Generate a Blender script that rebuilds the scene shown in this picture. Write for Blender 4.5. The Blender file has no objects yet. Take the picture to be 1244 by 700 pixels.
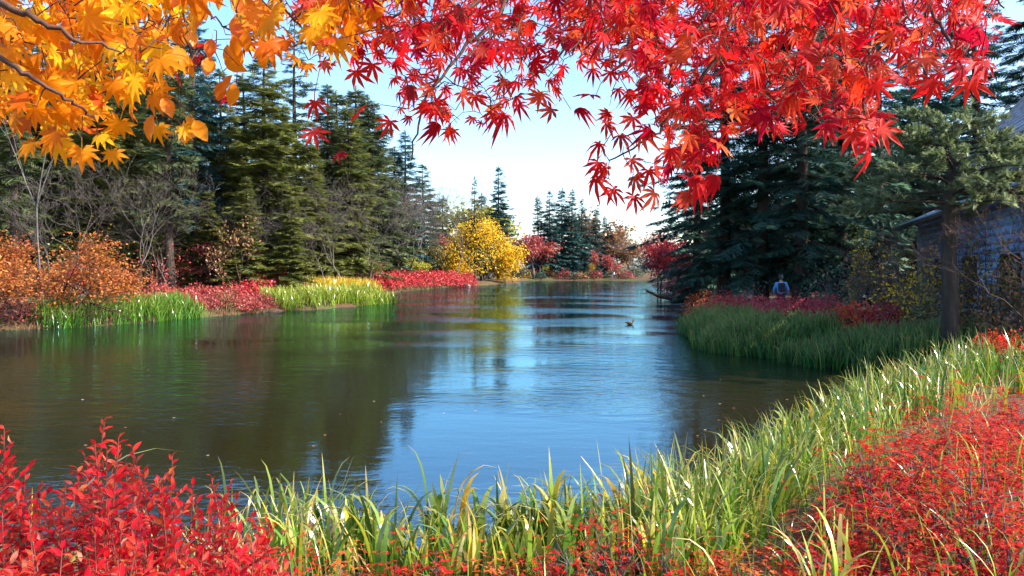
import bpy, math, random
import numpy as np
from mathutils import Vector, Matrix

R_ = math.radians
rng = np.random.default_rng(7)
random.seed(7)
sc = bpy.context.scene
COL = sc.collection

# ------------------------------------------------------------------ camera
FPX, W0, H0 = 922.0, 1244.0, 700.0
CAMZ, HOR = 2.6, 327.0
PITCH = math.atan((350 - HOR) / FPX)
cam_d = bpy.data.cameras.new("camera")
cam_d.sensor_width = 36.0
cam_d.lens = 36.0 * FPX / W0
cam_d.clip_start, cam_d.clip_end = 0.05, 3000
cam = bpy.data.objects.new("camera", cam_d)
cam.location = (0, 0, CAMZ)
cam.rotation_euler = (R_(90) - PITCH, 0, 0)
COL.objects.link(cam)
sc.camera = cam

# ------------------------------------------------------------------ sky, sun, exposure
SUN_AZ, SUN_EL = R_(104), R_(37)         # from the right, a little behind the camera
world = bpy.data.worlds.new("World")
sc.world = world
world.use_nodes = True
wn = world.node_tree
wn.nodes.clear()
sky = wn.nodes.new("ShaderNodeTexSky")
sky.sky_type = 'NISHITA'
sky.sun_disc = False
sky.sun_elevation, sky.sun_rotation = SUN_EL, SUN_AZ
sky.altitude = 950
sky.air_density, sky.dust_density, sky.ozone_density = 1.0, 4.0, 1.2
bg = wn.nodes.new("ShaderNodeBackground")
bg.inputs[1].default_value = 0.15
wo = wn.nodes.new("ShaderNodeOutputWorld")
hs = wn.nodes.new("ShaderNodeHueSaturation")          # clear, deep autumn blue
hs.inputs["Saturation"].default_value = 1.24
wn.links.new(sky.outputs[0], hs.inputs["Color"])
wn.links.new(hs.outputs[0], bg.inputs[0])
wn.links.new(bg.outputs[0], wo.inputs[0])

sun_d = bpy.data.lights.new("sun", 'SUN')
sun_d.energy = 4.0
sun_d.angle = R_(0.5)
sun_d.color = (1.0, 0.94, 0.84)
sun = bpy.data.objects.new("sun", sun_d)
sv = Vector((math.sin(SUN_AZ) * math.cos(SUN_EL), math.cos(SUN_AZ) * math.cos(SUN_EL), math.sin(SUN_EL)))
sun.rotation_euler = (-sv).to_track_quat('-Z', 'Y').to_euler()
COL.objects.link(sun)

vs = sc.view_settings
vs.view_transform, vs.look = 'Standard', 'None'
vs.exposure, vs.gamma = 1.75, 1.0
cy = sc.cycles
cy.max_bounces, cy.diffuse_bounces, cy.glossy_bounces = 8, 3, 3
cy.transmission_bounces, cy.transparent_max_bounces = 6, 8
cy.caustics_reflective = cy.caustics_refractive = False
cy.use_denoising = True

# ------------------------------------------------------------------ picking points of the place
def ray(px, py):
    x, y = (px - W0 / 2) / FPX, (H0 / 2 - py) / FPX
    c, s = math.cos(PITCH), math.sin(PITCH)
    return np.array([x, c + y * s, -s + y * c])

def at(px, py, d):                       # a point d metres ahead
    r = ray(px, py)
    return np.array([0, 0, CAMZ]) + r / r[1] * d

def topz(py, d):
    return CAMZ + (HOR - py) / FPX * d

def xat(px, d):
    return (px - W0 / 2) / FPX * d

# ------------------------------------------------------------------ materials
def _new(name):
    m = bpy.data.materials.new(name)
    m.use_nodes = True
    nt = m.node_tree
    nt.nodes.clear()
    out = nt.nodes.new("ShaderNodeOutputMaterial")
    return m, nt, out

def ramp(nt, cols, fac=None):
    r = nt.nodes.new("ShaderNodeValToRGB")
    el = r.color_ramp.elements
    n = len(cols)
    while len(el) < n:
        el.new(0.5)
    for i, c in enumerate(cols):
        el[i].position = i / max(1, n - 1)
        el[i].color = (*c, 1)
    if fac is not None:
        nt.links.new(fac, r.inputs[0])
    return r.outputs[0]

def math_(nt, op, a, b=None):
    n = nt.nodes.new("ShaderNodeMath")
    n.operation = op
    for i, v in enumerate((a, b)):
        if v is None:
            continue
        if isinstance(v, (int, float)):
            n.inputs[i].default_value = v
        else:
            nt.links.new(v, n.inputs[i])
    return n.outputs[0]

def mixc(nt, fac, a, b, mode='MIX'):
    n = nt.nodes.new("ShaderNodeMix")
    n.data_type = 'RGBA'
    n.blend_type = mode
    for s, v in ((0, fac), (6, a), (7, b)):
        if isinstance(v, (int, float)):
            n.inputs[s].default_value = v
        elif isinstance(v, tuple):
            n.inputs[s].default_value = (*v, 1)
        else:
            nt.links.new(v, n.inputs[s])
    return n.outputs[2]

def noise(nt, scale, detail=3, rough=0.55, coord=None, dims=None):
    n = nt.nodes.new("ShaderNodeTexNoise")
    n.inputs["Scale"].default_value = scale
    n.inputs["Detail"].default_value = detail
    n.inputs["Roughness"].default_value = rough
    if coord is not None:
        nt.links.new(coord, n.inputs["Vector"])
    return n.outputs["Fac"]

def objcoord(nt, scale=(1, 1, 1), which="Object"):
    t = nt.nodes.new("ShaderNodeTexCoord")
    mp = nt.nodes.new("ShaderNodeMapping")
    mp.inputs["Scale"].default_value = scale
    nt.links.new(t.outputs[which], mp.inputs["Vector"])
    return mp.outputs[0]

def rnd(nt):
    o = nt.nodes.new("ShaderNodeObjectInfo")
    g = nt.nodes.new("ShaderNodeNewGeometry")
    s = math_(nt, 'ADD', o.outputs["Random"], g.outputs["Random Per Island"])
    return math_(nt, 'FRACT', s)

def leaf_mat(name, cols, trans=0.45, rough=0.45, spec=0.35, tint=None, patch=0.0, tcols=None, along=None):
    m, nt, out = _new(name)
    f = rnd(nt)
    c = ramp(nt, cols, f)
    if along:                            # colour of the blade from root to tip
        a = nt.nodes.new("ShaderNodeAttribute")
        a.attribute_name = "along"
        p = math_(nt, 'POWER', a.outputs["Fac"], along[1])
        p = math_(nt, 'MULTIPLY', p, math_(nt, 'ADD', math_(nt, 'MULTIPLY', f, 0.8), 0.2))
        c = mixc(nt, p, c, along[0])
    if patch:
        n = noise(nt, patch, 3)
        c = mixc(nt, 0.4, c, ramp(nt, [(0.35,) * 3, (0.8,) * 3, (1.2, 1.15, 1.1)], n), 'MULTIPLY')
    b = nt.nodes.new("ShaderNodeBsdfPrincipled")
    b.inputs["Roughness"].default_value = rough
    b.inputs["Specular IOR Level"].default_value = spec
    nt.links.new(c, b.inputs["Base Color"])
    t = nt.nodes.new("ShaderNodeBsdfTranslucent")
    nt.links.new(ramp(nt, tcols, f) if tcols else c, t.inputs["Color"])
    mx = nt.nodes.new("ShaderNodeMixShader")
    mx.inputs[0].default_value = trans
    nt.links.new(b.outputs[0], mx.inputs[1])
    nt.links.new(t.outputs[0], mx.inputs[2])
    nt.links.new(mx.outputs[0], out.inputs[0])
    return m

def solid_mat(name, cols, scale=8, rough=0.8, spec=0.3, bump=0.3, stretch=(1, 1, 1), detail=5):
    m, nt, out = _new(name)
    co = objcoord(nt, stretch)
    n = noise(nt, scale, detail, 0.6, co)
    o = nt.nodes.new("ShaderNodeObjectInfo")
    c = ramp(nt, cols, math_(nt, 'ADD', math_(nt, 'MULTIPLY', math_(nt, 'SUBTRACT', n, 0.5), 1.8),
                             math_(nt, 'ADD', 0.4, math_(nt, 'MULTIPLY', o.outputs["Random"], 0.2))))
    b = nt.nodes.new("ShaderNodeBsdfPrincipled")
    b.inputs["Roughness"].default_value = rough
    b.inputs["Specular IOR Level"].default_value = spec
    nt.links.new(c, b.inputs["Base Color"])
    if bump:
        bp = nt.nodes.new("ShaderNodeBump")
        bp.inputs["Strength"].default_value = bump
        bp.inputs["Distance"].default_value = 0.03
        nt.links.new(n, bp.inputs["Height"])
        nt.links.new(bp.outputs[0], b.inputs["Normal"])
    nt.links.new(b.outputs[0], out.inputs[0])
    return m

M = {}
# far and middle trees
M['fir'] = leaf_mat('fir_needles', [(.10, .125, .03), (.14, .165, .04), (.18, .20, .045), (.23, .24, .05), (.11, .14, .05)], .35, .6, .25)
M['spruce'] = leaf_mat('spruce_needles', [(.07, .105, .045), (.09, .125, .05), (.12, .15, .06), (.15, .17, .06)], .33, .6, .25)
M['bluefir'] = leaf_mat('blue_fir_needles', [(.025, .08, .085), (.035, .105, .11), (.05, .13, .13), (.07, .14, .11)], .25, .6, .25)
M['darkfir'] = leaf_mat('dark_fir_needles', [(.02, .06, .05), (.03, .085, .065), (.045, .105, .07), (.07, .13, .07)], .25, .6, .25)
M['greypine'] = leaf_mat('grey_green_needles', [(.11, .16, .065), (.16, .21, .085), (.23, .27, .12), (.12, .155, .075)], .35, .5, .4)
M['orange_far'] = leaf_mat('rust_orange_leaves', [(.38, .11, .02), (.50, .18, .025), (.30, .06, .02), (.58, .25, .035), (.24, .03, .03), (.42, .13, .03), (.20, .08, .03)], .4)
M['yellow_far'] = leaf_mat('golden_yellow_leaves', [(.72, .43, .01), (.82, .55, .02), (.66, .48, .02), (.80, .38, .012), (.52, .42, .03)], .4)
M['red_far'] = leaf_mat('crimson_leaves', [(.46, .015, .03), (.58, .04, .06), (.32, .02, .03), (.56, .12, .08), (.60, .02, .03), (.26, .04, .04), (.48, .03, .05)], .4)
M['redbrown'] = leaf_mat('wine_red_leaves', [(.28, .04, .05), (.36, .07, .06), (.22, .03, .05), (.40, .10, .06)], .35)
M['pinkred'] = leaf_mat('dusty_red_leaves', [(.30, .05, .05), (.42, .07, .06), (.24, .06, .05), (.50, .06, .06), (.33, .14, .08)], .35)
M['brown_far'] = leaf_mat('russet_leaves', [(.20, .10, .05), (.28, .14, .06), (.16, .09, .06), (.34, .17, .05)], .3)
M['yellowgreen'] = leaf_mat('lime_yellow_leaves', [(.30, .30, .03), (.42, .38, .03), (.22, .25, .04), (.50, .42, .05)], .4)
M['mixedgreen'] = leaf_mat('dull_olive_leaves', [(.09, .10, .03), (.13, .12, .04), (.20, .14, .04), (.07, .08, .03)], .3)
# canopy over the camera
M['maple_red'] = leaf_mat('scarlet_maple_leaf', [(.48, .006, .012), (.60, .010, .012), (.38, .005, .016), (.64, .03, .012), (.54, .007, .013), (.70, .10, .03), (.28, .004, .02), (.46, .005, .014)],
                          .5, .5, .12, tcols=[(.82, .008, .012), (.92, .014, .010), (.60, .005, .02), (.95, .05, .012), (.74, .008, .02), (.95, .18, .05), (.36, .005, .04), (.62, .006, .025)], patch=4)
M['maple_orange'] = leaf_mat('orange_maple_leaf', [(.66, .17, .006), (.76, .27, .008), (.58, .10, .006), (.82, .42, .012), (.68, .18, .008), (.78, .34, .01), (.82, .54, .03)],
                             .52, .5, .15, tcols=[(.90, .26, .004), (.96, .42, .008), (.80, .15, .004), (.99, .62, .015), (.92, .28, .006), (.97, .52, .01), (.99, .76, .04)], patch=4)
M['oval_orange'] = leaf_mat('amber_oval_leaf', [(.68, .20, .01), (.74, .27, .01), (.58, .13, .01), (.76, .34, .015)],
                            .5, .4, .35, tcols=[(.90, .30, .008), (.94, .38, .01), (.80, .18, .01), (.95, .50, .02)])
# foreground
M['shrub_red'] = leaf_mat('bright_red_shrub_leaf', [(.58, .008, .018), (.72, .014, .022), (.42, .006, .018), (.74, .06, .04), (.64, .010, .022), (.26, .01, .02), (.60, .012, .02), (.34, .10, .03), (.66, .02, .03), (.50, .22, .14)],
                          .42, .5, .10, tcols=[(.85, .015, .02), (.95, .03, .02), (.7, .01, .03), (.97, .12, .05), (.9, .02, .02)])
M['azalea_red'] = leaf_mat('azalea_red_leaf', [(.44, .008, .010), (.58, .014, .014), (.28, .010, .015), (.62, .05, .015), (.38, .012, .03), (.15, .03, .025), (.50, .01, .012), (.22, .012, .02), (.20, .11, .03), (.54, .02, .03)],
                           .4, .6, .06, tcols=[(.8, .02, .015), (.9, .035, .015), (.6, .012, .02), (.92, .12, .03), (.7, .03, .05), (.3, .05, .04), (.8, .02, .02), (.5, .02, .03), (.4, .25, .05), (.85, .03, .04)])
M['azalea_shade'] = leaf_mat('azalea_wine_leaf', [(.40, .03, .05), (.50, .05, .06), (.30, .03, .06), (.42, .08, .06)], .35)
M['azalea_orange'] = leaf_mat('azalea_orange_leaf', [(.60, .08, .015), (.70, .16, .02), (.50, .04, .02), (.55, .22, .04)], .4, .35, .5)
M['iris'] = leaf_mat('iris_blade', [(.035, .14, .012), (.07, .21, .018), (.02, .085, .016), (.13, .26, .02), (.045, .16, .015), (.32, .33, .025), (.02, .08, .015)],
                     .30, .22, .75, along=((.36, .25, .06), 2.6))
M['iris_lime'] = leaf_mat('lime_iris_blade', [(.15, .28, .02), (.25, .35, .02), (.08, .21, .02), (.38, .37, .03)], .32, .25, .7, along=((.50, .40, .10), 3.0))
M['iris_green'] = leaf_mat('green_iris_blade', [(.06, .18, .015), (.10, .26, .02), (.035, .12, .02), (.17, .31, .02)], .35, .25, .65, along=((.30, .34, .06), 3.0))
M['iris_yellow'] = leaf_mat('yellow_iris_blade', [(.62, .46, .02), (.50, .46, .02), (.66, .36, .015), (.36, .42, .02)], .4, .3, .6, along=((.55, .35, .08), 3.0))
M['iris_shade'] = leaf_mat('deep_green_iris_blade', [(.03, .13, .035), (.05, .18, .04), (.02, .09, .035), (.07, .20, .03), (.14, .19, .04), (.02, .07, .03)], .35, .5, .15, along=((.30, .28, .10), 3.0))
M['sedge'] = leaf_mat('sedge_blade', [(.10, .075, .03), (.16, .11, .04), (.08, .09, .03), (.20, .10, .05), (.14, .05, .035)], .3, .5, .3)
M['dry'] = leaf_mat('dry_blade', [(.42, .28, .08), (.55, .40, .12), (.34, .20, .06), (.62, .50, .22)], .35, .4, .5)
M['floatleaf'] = leaf_mat('floating_leaf', [(.5, .25, .08), (.6, .45, .2), (.4, .1, .05), (.7, .6, .4)], .2)
# wood
M['bark'] = solid_mat('dark_bark', [(.022, .017, .014), (.05, .038, .03), (.085, .066, .052)], 9, .9, .2, .8, (1, 1, .18))
M['bark_grey'] = solid_mat('grey_bark', [(.07, .062, .058), (.13, .118, .11), (.20, .185, .17)], 9, .9, .2, .6, (1, 1, .2))
M['birch'] = solid_mat('pale_birch_bark', [(.10, .09, .085), (.38, .36, .35), (.55, .53, .52)], 3, .8, .2, .3, (1, 1, 2.5))
M['twig'] = solid_mat('twig_bark', [(.03, .016, .012), (.065, .03, .02), (.10, .05, .03)], 30, .7, .3, .2)
M['twig_grey'] = solid_mat('pale_grey_twig', [(.06, .05, .045), (.105, .088, .08), (.16, .138, .125)], 25, .8, .3, .2)
M['stem_red'] = solid_mat('red_brown_stem', [(.09, .02, .015), (.16, .04, .03), (.22, .07, .05)], 25, .6, .3, .1)
M['stone'] = solid_mat('grey_stone', [(.10, .09, .08), (.18, .165, .15), (.26, .24, .22)], 2.5, .9, .2, .5)
# house, figures, duck
M['siding'] = solid_mat('shade_tinted_siding', [(.17, .29, .46), (.19, .32, .50), (.22, .35, .53)], .6, .6, .3, 0, detail=2)  # blue-grey boards, with the blue of the wall's shade mixed into the colour
M['rooftile'] = solid_mat('pale_roof_tile', [(.36, .32, .36), (.50, .46, .50), (.62, .58, .60)], 5, .6, .4, .3)
M['roofmetal'] = solid_mat('blue_grey_roof_sheet', [(.22, .28, .34), (.28, .34, .40), (.34, .40, .46)], 1.2, .35, .5, .05)
M['fascia'] = solid_mat('dark_brown_timber', [(.03, .022, .018), (.05, .036, .028), (.075, .055, .045)], 8, .7, .3, .2)
M['rail'] = solid_mat('weathered_rail', [(.22, .20, .20), (.32, .29, .28), (.42, .39, .37)], 8, .7, .3, .2)
M['glass'] = solid_mat('dark_window_glass', [(.02, .03, .04), (.03, .04, .05), (.04, .05, .06)], 1, .06, .6, 0)
M['skin'] = solid_mat('skin', [(.42, .24, .17), (.50, .30, .21), (.55, .34, .25)], 8, .55, .4, 0)
M['hair'] = solid_mat('black_hair', [(.008, .007, .007), (.014, .012, .011), (.022, .018, .016)], 30, .5, .4, .2)
M['blue_cloth'] = solid_mat('light_blue_cloth', [(.06, .20, .46), (.08, .25, .52), (.11, .30, .56)], 6, .7, .3, .2)
M['dark_cloth'] = solid_mat('dark_cloth', [(.012, .014, .022), (.02, .024, .034), (.03, .034, .045)], 6, .85, .2, .2)
M['grey_cloth'] = solid_mat('grey_cloth', [(.16, .18, .22), (.22, .24, .29), (.30, .32, .36)], 6, .85, .2, .2)
M['red_cloth'] = solid_mat('red_cloth', [(.4, .03, .03), (.5, .05, .04), (.55, .07, .06)], 6, .85, .2, .2)
M['white_cloth'] = solid_mat('white_cloth', [(.6, .6, .62), (.7, .7, .7), (.8, .8, .8)], 6, .85, .2, .2)
M['leather'] = solid_mat('dark_shoe', [(.015, .012, .01), (.02, .016, .014), (.03, .025, .02)], 6, .5, .4, 0)
M['duck'] = solid_mat('brown_duck_feathers', [(.03, .022, .016), (.07, .05, .035), (.13, .10, .07)], 25, .7, .3, .2)
M['bill'] = solid_mat('yellow_bill', [(.35, .25, .05), (.4, .3, .06), (.5, .36, .08)], 8, .5, .4, 0)

def ground_mat():
    m, nt, out = _new('leaf_litter_soil')
    co = objcoord(nt)
    a = noise(nt, .35, 5, .6, co)
    b = noise(nt, 6, 6, .7, co)
    c1 = ramp(nt, [(.02, .015, .011), (.05, .03, .02), (.09, .045, .026), (.12, .075, .04)], b)
    c2 = ramp(nt, [(.03, .045, .012), (.06, .08, .02), (.10, .09, .03)], b)
    f = math_(nt, 'MULTIPLY', math_(nt, 'SUBTRACT', a, .47), 6)
    f = math_(nt, 'MINIMUM', math_(nt, 'MAXIMUM', f, 0), 1)
    c = mixc(nt, f, c1, c2)
    vo = nt.nodes.new("ShaderNodeTexVoronoi")
    vo.inputs["Scale"].default_value = 13
    nt.links.new(co, vo.inputs["Vector"])
    lit = ramp(nt, [(.30, .05, .02), (.10, .05, .03), (.36, .16, .04), (.07, .05, .03), (.42, .26, .06)], vo.outputs["Color"])
    k = math_(nt, 'LESS_THAN', vo.outputs["Distance"], .32)
    c = mixc(nt, math_(nt, 'MULTIPLY', k, .7), c, lit)
    p = nt.nodes.new("ShaderNodeBsdfPrincipled")
    p.inputs["Roughness"].default_value = .95
    p.inputs["Specular IOR Level"].default_value = .2
    nt.links.new(c, p.inputs["Base Color"])
    bp = nt.nodes.new("ShaderNodeBump")
    bp.inputs["Strength"].default_value = .6
    bp.inputs["Distance"].default_value = .05
    nt.links.new(b, bp.inputs["Height"])
    nt.links.new(bp.outputs[0], p.inputs["Normal"])
    nt.links.new(p.outputs[0], out.inputs[0])
    return m
M['ground'] = ground_mat()
M['path'] = solid_mat('trodden_path', [(.10, .075, .055), (.15, .115, .09), (.20, .16, .125)], 3, .95, .2, .3)

def water_mat():
    m, nt, out = _new('pond_water')
    geo = nt.nodes.new("ShaderNodeNewGeometry")
    def mapped(scale, rot=0):
        mp = nt.nodes.new("ShaderNodeMapping")
        mp.inputs["Scale"].default_value = scale
        mp.inputs["Rotation"].default_value = (0, 0, R_(rot))
        nt.links.new(geo.outputs["Position"], mp.inputs["Vector"])
        return mp.outputs[0]
    n1 = noise(nt, 1.0, 2, .5, mapped((1.3, 2.5, 1), 24))
    n2 = noise(nt, 1.0, 3, .6, mapped((5.0, 9.0, 1), -14))
    n3 = noise(nt, 1.0, 1, .5, mapped((.10, .16, 1), 35))   # calm and ruffled patches
    calm = math_(nt, 'MINIMUM', math_(nt, 'MAXIMUM', math_(nt, 'MULTIPLY', math_(nt, 'SUBTRACT', n3, .40), 5), .12), 1)
    h = math_(nt, 'ADD', math_(nt, 'MULTIPLY', n1, .062), math_(nt, 'MULTIPLY', n2, .022))
    h = math_(nt, 'MULTIPLY', h, calm)
    bp = nt.nodes.new("ShaderNodeBump")
    bp.inputs["Strength"].default_value = .62
    bp.inputs["Distance"].default_value = 1.0
    nt.links.new(h, bp.inputs["Height"])
    gl = nt.nodes.new("ShaderNodeBsdfGlossy")
    gl.inputs["Roughness"].default_value = .02
    gl.inputs["Color"].default_value = (.46, .84, 1, 1)
    nt.links.new(bp.outputs[0], gl.inputs["Normal"])
    fr = nt.nodes.new("ShaderNodeFresnel")
    fr.inputs["IOR"].default_value = 2.3
    nt.links.new(bp.outputs[0], fr.inputs["Normal"])
    df = nt.nodes.new("ShaderNodeBsdfDiffuse")           # suspended silt
    df.inputs["Color"].default_value = (.032, .027, .010, 1)
    tr = nt.nodes.new("ShaderNodeBsdfTransparent")
    tr.inputs["Color"].default_value = (.60, .62, .42, 1)
    body = nt.nodes.new("ShaderNodeMixShader")
    body.inputs[0].default_value = .45
    nt.links.new(df.outputs[0], body.inputs[1])
    nt.links.new(tr.outputs[0], body.inputs[2])
    mx = nt.nodes.new("ShaderNodeMixShader")
    nt.links.new(fr.outputs[0], mx.inputs[0])
    nt.links.new(body.outputs[0], mx.inputs[1])
    nt.links.new(gl.outputs[0], mx.inputs[2])
    nt.links.new(mx.outputs[0], out.inputs[0])
    return m
M['water'] = water_mat()

# ------------------------------------------------------------------ mesh helpers
def mk(name, V, F, mat, smooth=False, along=None):
    V = np.asarray(V, dtype=np.float32).reshape(-1, 3)
    F = np.asarray(F, dtype=np.int32)
    k = F.shape[1]
    me = bpy.data.meshes.new(name)
    me.vertices.add(len(V))
    me.vertices.foreach_set("co", V.ravel())
    me.loops.add(F.size)
    me.loops.foreach_set("vertex_index", F.ravel())
    me.polygons.add(len(F))
    me.polygons.foreach_set("loop_start", np.arange(0, F.size, k, dtype=np.int32))
    me.update(calc_edges=True)
    if smooth:
        me.polygons.foreach_set("use_smooth", np.ones(len(F), dtype=bool))
    if along is not None:
        a = me.attributes.new("along", 'FLOAT', 'POINT')
        a.data.foreach_set("value", np.asarray(along, dtype=np.float32))
    if mat is not None:
        me.materials.append(mat)
    return me

def obj(name, me, parent=None, loc=None, **props):
    o = bpy.data.objects.new(name, me)
    COL.objects.link(o)
    if parent is not None:
        o.parent = parent
    if loc is not None:
        o.location = loc
    for k, v in props.items():
        if v is not None:
            o[k] = v
    return o

def thing(name, label, cat, loc=(0, 0, 0), rz=0.0, group=None, scale=None):
    o = obj(name, None, None, [float(c) for c in loc], label=label, category=cat, group=group)
    o.rotation_euler = (0, 0, rz)
    if scale is not None:
        o.scale = scale if hasattr(scale, '__len__') else (scale,) * 3
    o.empty_display_size = .2
    return o

def dup(root, loc, rz=0, scale=1, label=None, group=None):
    r = root.copy()
    COL.objects.link(r)
    r.location = [float(c) for c in loc]
    r.rotation_euler = (0, 0, rz)
    r.scale = scale if hasattr(scale, '__len__') else (scale,) * 3
    if label:
        r['label'] = label
    if group:
        r['group'] = group
    for ch in list(root.children):
        c = ch.copy()
        COL.objects.link(c)
        c.parent = r
        for g in ch.children:
            d = g.copy()
            COL.objects.link(d)
            d.parent = c
    return r

class Tubes:
    def __init__(s):
        s.V, s.F, s.n = [], [], 0
    def add(s, pts, rad, sides=5, cap=True):
        pts = [Vector(p) for p in pts]
        m = len(pts)
        if not hasattr(rad, '__len__'):
            rad = [rad] * m
        ref = None
        base = s.n
        for i, p in enumerate(pts):
            t = (pts[min(i + 1, m - 1)] - pts[max(i - 1, 0)])
            t = t.normalized() if t.length > 1e-9 else Vector((0, 0, 1))
            if ref is None:
                ref = t.orthogonal().normalized()
            ref = (ref - t * ref.dot(t))
            ref = ref.normalized() if ref.length > 1e-6 else t.orthogonal().normalized()
            b = t.cross(ref)
            for k in range(sides):
                a = 2 * math.pi * k / sides
                q = p + (ref * math.cos(a) + b * math.sin(a)) * rad[i]
                s.V.append((q.x, q.y, q.z))
        for i in range(m - 1):
            for k in range(sides):
                a, b2 = base + i * sides + k, base + i * sides + (k + 1) % sides
                s.F.append((a, b2, b2 + sides))
                s.F.append((a, b2 + sides, a + sides))
        if cap:
            e = base + (m - 1) * sides
            for k in range(1, sides - 1):
                s.F.append((e, e + k, e + k + 1))
                s.F.append((base, base + k + 1, base + k))
        s.n += m * sides
    def mesh(s, name, mat, smooth=True):
        return mk(name, s.V, s.F, mat, smooth)

def frames(X, Zhint):
    """rotation matrices with columns X, Y, Z; X kept, Z near the hint"""
    X = X / (np.linalg.norm(X, axis=1, keepdims=True) + 1e-9)
    Y = np.cross(Zhint, X)
    Y /= (np.linalg.norm(Y, axis=1, keepdims=True) + 1e-9)
    Z = np.cross(X, Y)
    return np.stack([X, Y, Z], axis=2)

def cloud(T, TF, P, Rm, S):
    n, k = len(P), len(T)
    S = np.asarray(S, dtype=float)
    if S.ndim == 1:
        S = S[:, None].repeat(3, 1)
    loc = T[None] * S[:, None, :]
    V = np.einsum('nij,nkj->nki', Rm, loc) + P[:, None, :]
    F = TF[None] + (np.arange(n) * k)[:, None, None]
    return V.reshape(-1, 3), F.reshape(-1, TF.shape[1])

def unit(v):
    return v / (np.linalg.norm(v, axis=-1, keepdims=True) + 1e-9)

def rand_dirs(n, g=rng):
    return unit(g.normal(size=(n, 3)))

# leaf templates: X runs from the stalk to the tip, Z is the upper face
LEAF = np.array([[0, 0, 0], [.45, .30, .05], [.5, 0, -.04], [.45, -.30, .05], [1, 0, -.08]])
LEAF_F = np.array([[0, 2, 1], [0, 3, 2], [1, 2, 4], [2, 3, 4]])
DIA = np.array([[0, 0, 0], [.5, .33, .06], [.5, -.33, .06], [1, 0, -.03]])
DIA_F = np.array([[0, 2, 1], [1, 2, 3]])

def spray_template(pairs=6, jit=0.05, seed=1):
    g = np.random.default_rng(seed)
    ax = [(i / pairs, 0, -.10 * (i / pairs) ** 2) for i in range(pairs + 1)]
    V = list(ax)
    F = []
    for i in range(pairs):
        t = i / pairs
        w = (.42 * (1 - t) ** .7 + .12) * g.uniform(.75, 1.2)
        for s in (1, -1):
            F.append((i, i + 1, len(V)))
            V.append((t + .26 + g.uniform(-.05, .05), s * w, g.uniform(-jit, jit) - .12 * t - .05))
    return np.array(V), np.array(F)
SPRAY, SPRAY_F = spray_template(6)
SPRAY_FINE, SPRAY_FINE_F = spray_template(10, .06, 2)
SPRAY_LOW, SPRAY_LOW_F = spray_template(3, .05, 3)

def palm(lobes, seed, droop=.25, width=.17, notch=.30):
    """maple leaf outline: lobes = [(angle, length), ...]"""
    g = np.random.default_rng(seed)
    V = [(0, 0, 0)]
    F = []
    n = len(lobes)
    def pt(a, r, z=0):
        return (r * math.cos(a), r * math.sin(a), z - droop * r * r)
    nid = []
    for i in range(n + 1):
        if i == 0:
            a, r = lobes[0][0] - R_(22), .10
        elif i == n:
            a, r = lobes[-1][0] + R_(22), .10
        else:
            a = (lobes[i - 1][0] + lobes[i][0]) / 2
            r = notch * min(lobes[i - 1][1], lobes[i][1])
        nid.append(len(V))
        V.append(pt(a, r, .02))
    for i, (a, L) in enumerate(lobes):
        L *= g.uniform(.84, 1.08)
        m, l, r, t = len(V), len(V) + 1, len(V) + 2, len(V) + 3
        cw = width * (.6 + .4 * L)
        V.append(pt(a, .5 * L, -.035))
        V.append(pt(a - cw / (.55 * L) * .62, .56 * L, .03))
        V.append(pt(a + cw / (.55 * L) * .62, .56 * L, .03))
        V.append(pt(a + g.uniform(-.06, .06), L, -.03))
        F += [(0, nid[i], m), (nid[i], l, m), (l, t, m), (m, t, r), (m, r, nid[i + 1]), (0, m, nid[i + 1])]
    k = len(V)                                       # stalk
    V += [(0, .012, 0), (0, -.012, 0), (-.55, .009, .10), (-.55, -.009, .10)]
    F += [(k, k + 1, k + 2), (k + 1, k + 3, k + 2)]
    return np.array(V), np.array(F)

def lob7(sp=1.0):
    return [(R_(-112 * sp), .48), (R_(-72 * sp), .74), (R_(-36 * sp), .93), (0, 1.0), (R_(36 * sp), .93), (R_(72 * sp), .74), (R_(112 * sp), .48)]
def lob9():
    return [(R_(a), l) for a, l in ((-128, .5), (-95, .72), (-62, .88), (-30, .97), (0, 1), (30, .97), (62, .88), (95, .72), (128, .5))]
RED_LEAVES = [palm(lob7(s), i, dr, .155, .26) for i, (s, dr) in enumerate(((1, .12), (.85, .35), (1.05, .55), (.7, .5), (.95, -.12), (.9, .8), (.55, 1.1), (1.0, .3), (.78, -.35), (1.1, 1.0)))]
ORANGE_LEAVES = [palm(lob9(), 20 + i, dr, .19, .52) for i, dr in enumerate((.10, .35, .6, -.1, .9))]
def oval_template(curl):
    rows = [(0, 0), (.15, .16), (.38, .30), (.62, .29), (.84, .16), (1, 0)]
    V, F = [], []
    for t, w in rows:
        z = -curl * t * t
        V += [(t, w, z + .07 * (w > 0)), (t, 0, z), (t, -w, z + .07 * (w > 0))]
    for i in range(5):
        for j in range(2):
            a = i * 3 + j
            F += [(a, a + 1, a + 4), (a, a + 4, a + 3)]
    k = len(V)
    V += [(0, .012, 0), (0, -.012, 0), (-.3, .009, .05), (-.3, -.009, .05)]
    F += [(k, k + 1, k + 2), (k + 1, k + 3, k + 2)]
    return np.array(V), np.array(F)
OVALS = [oval_template(c) for c in (.05, .25, .45)]

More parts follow.
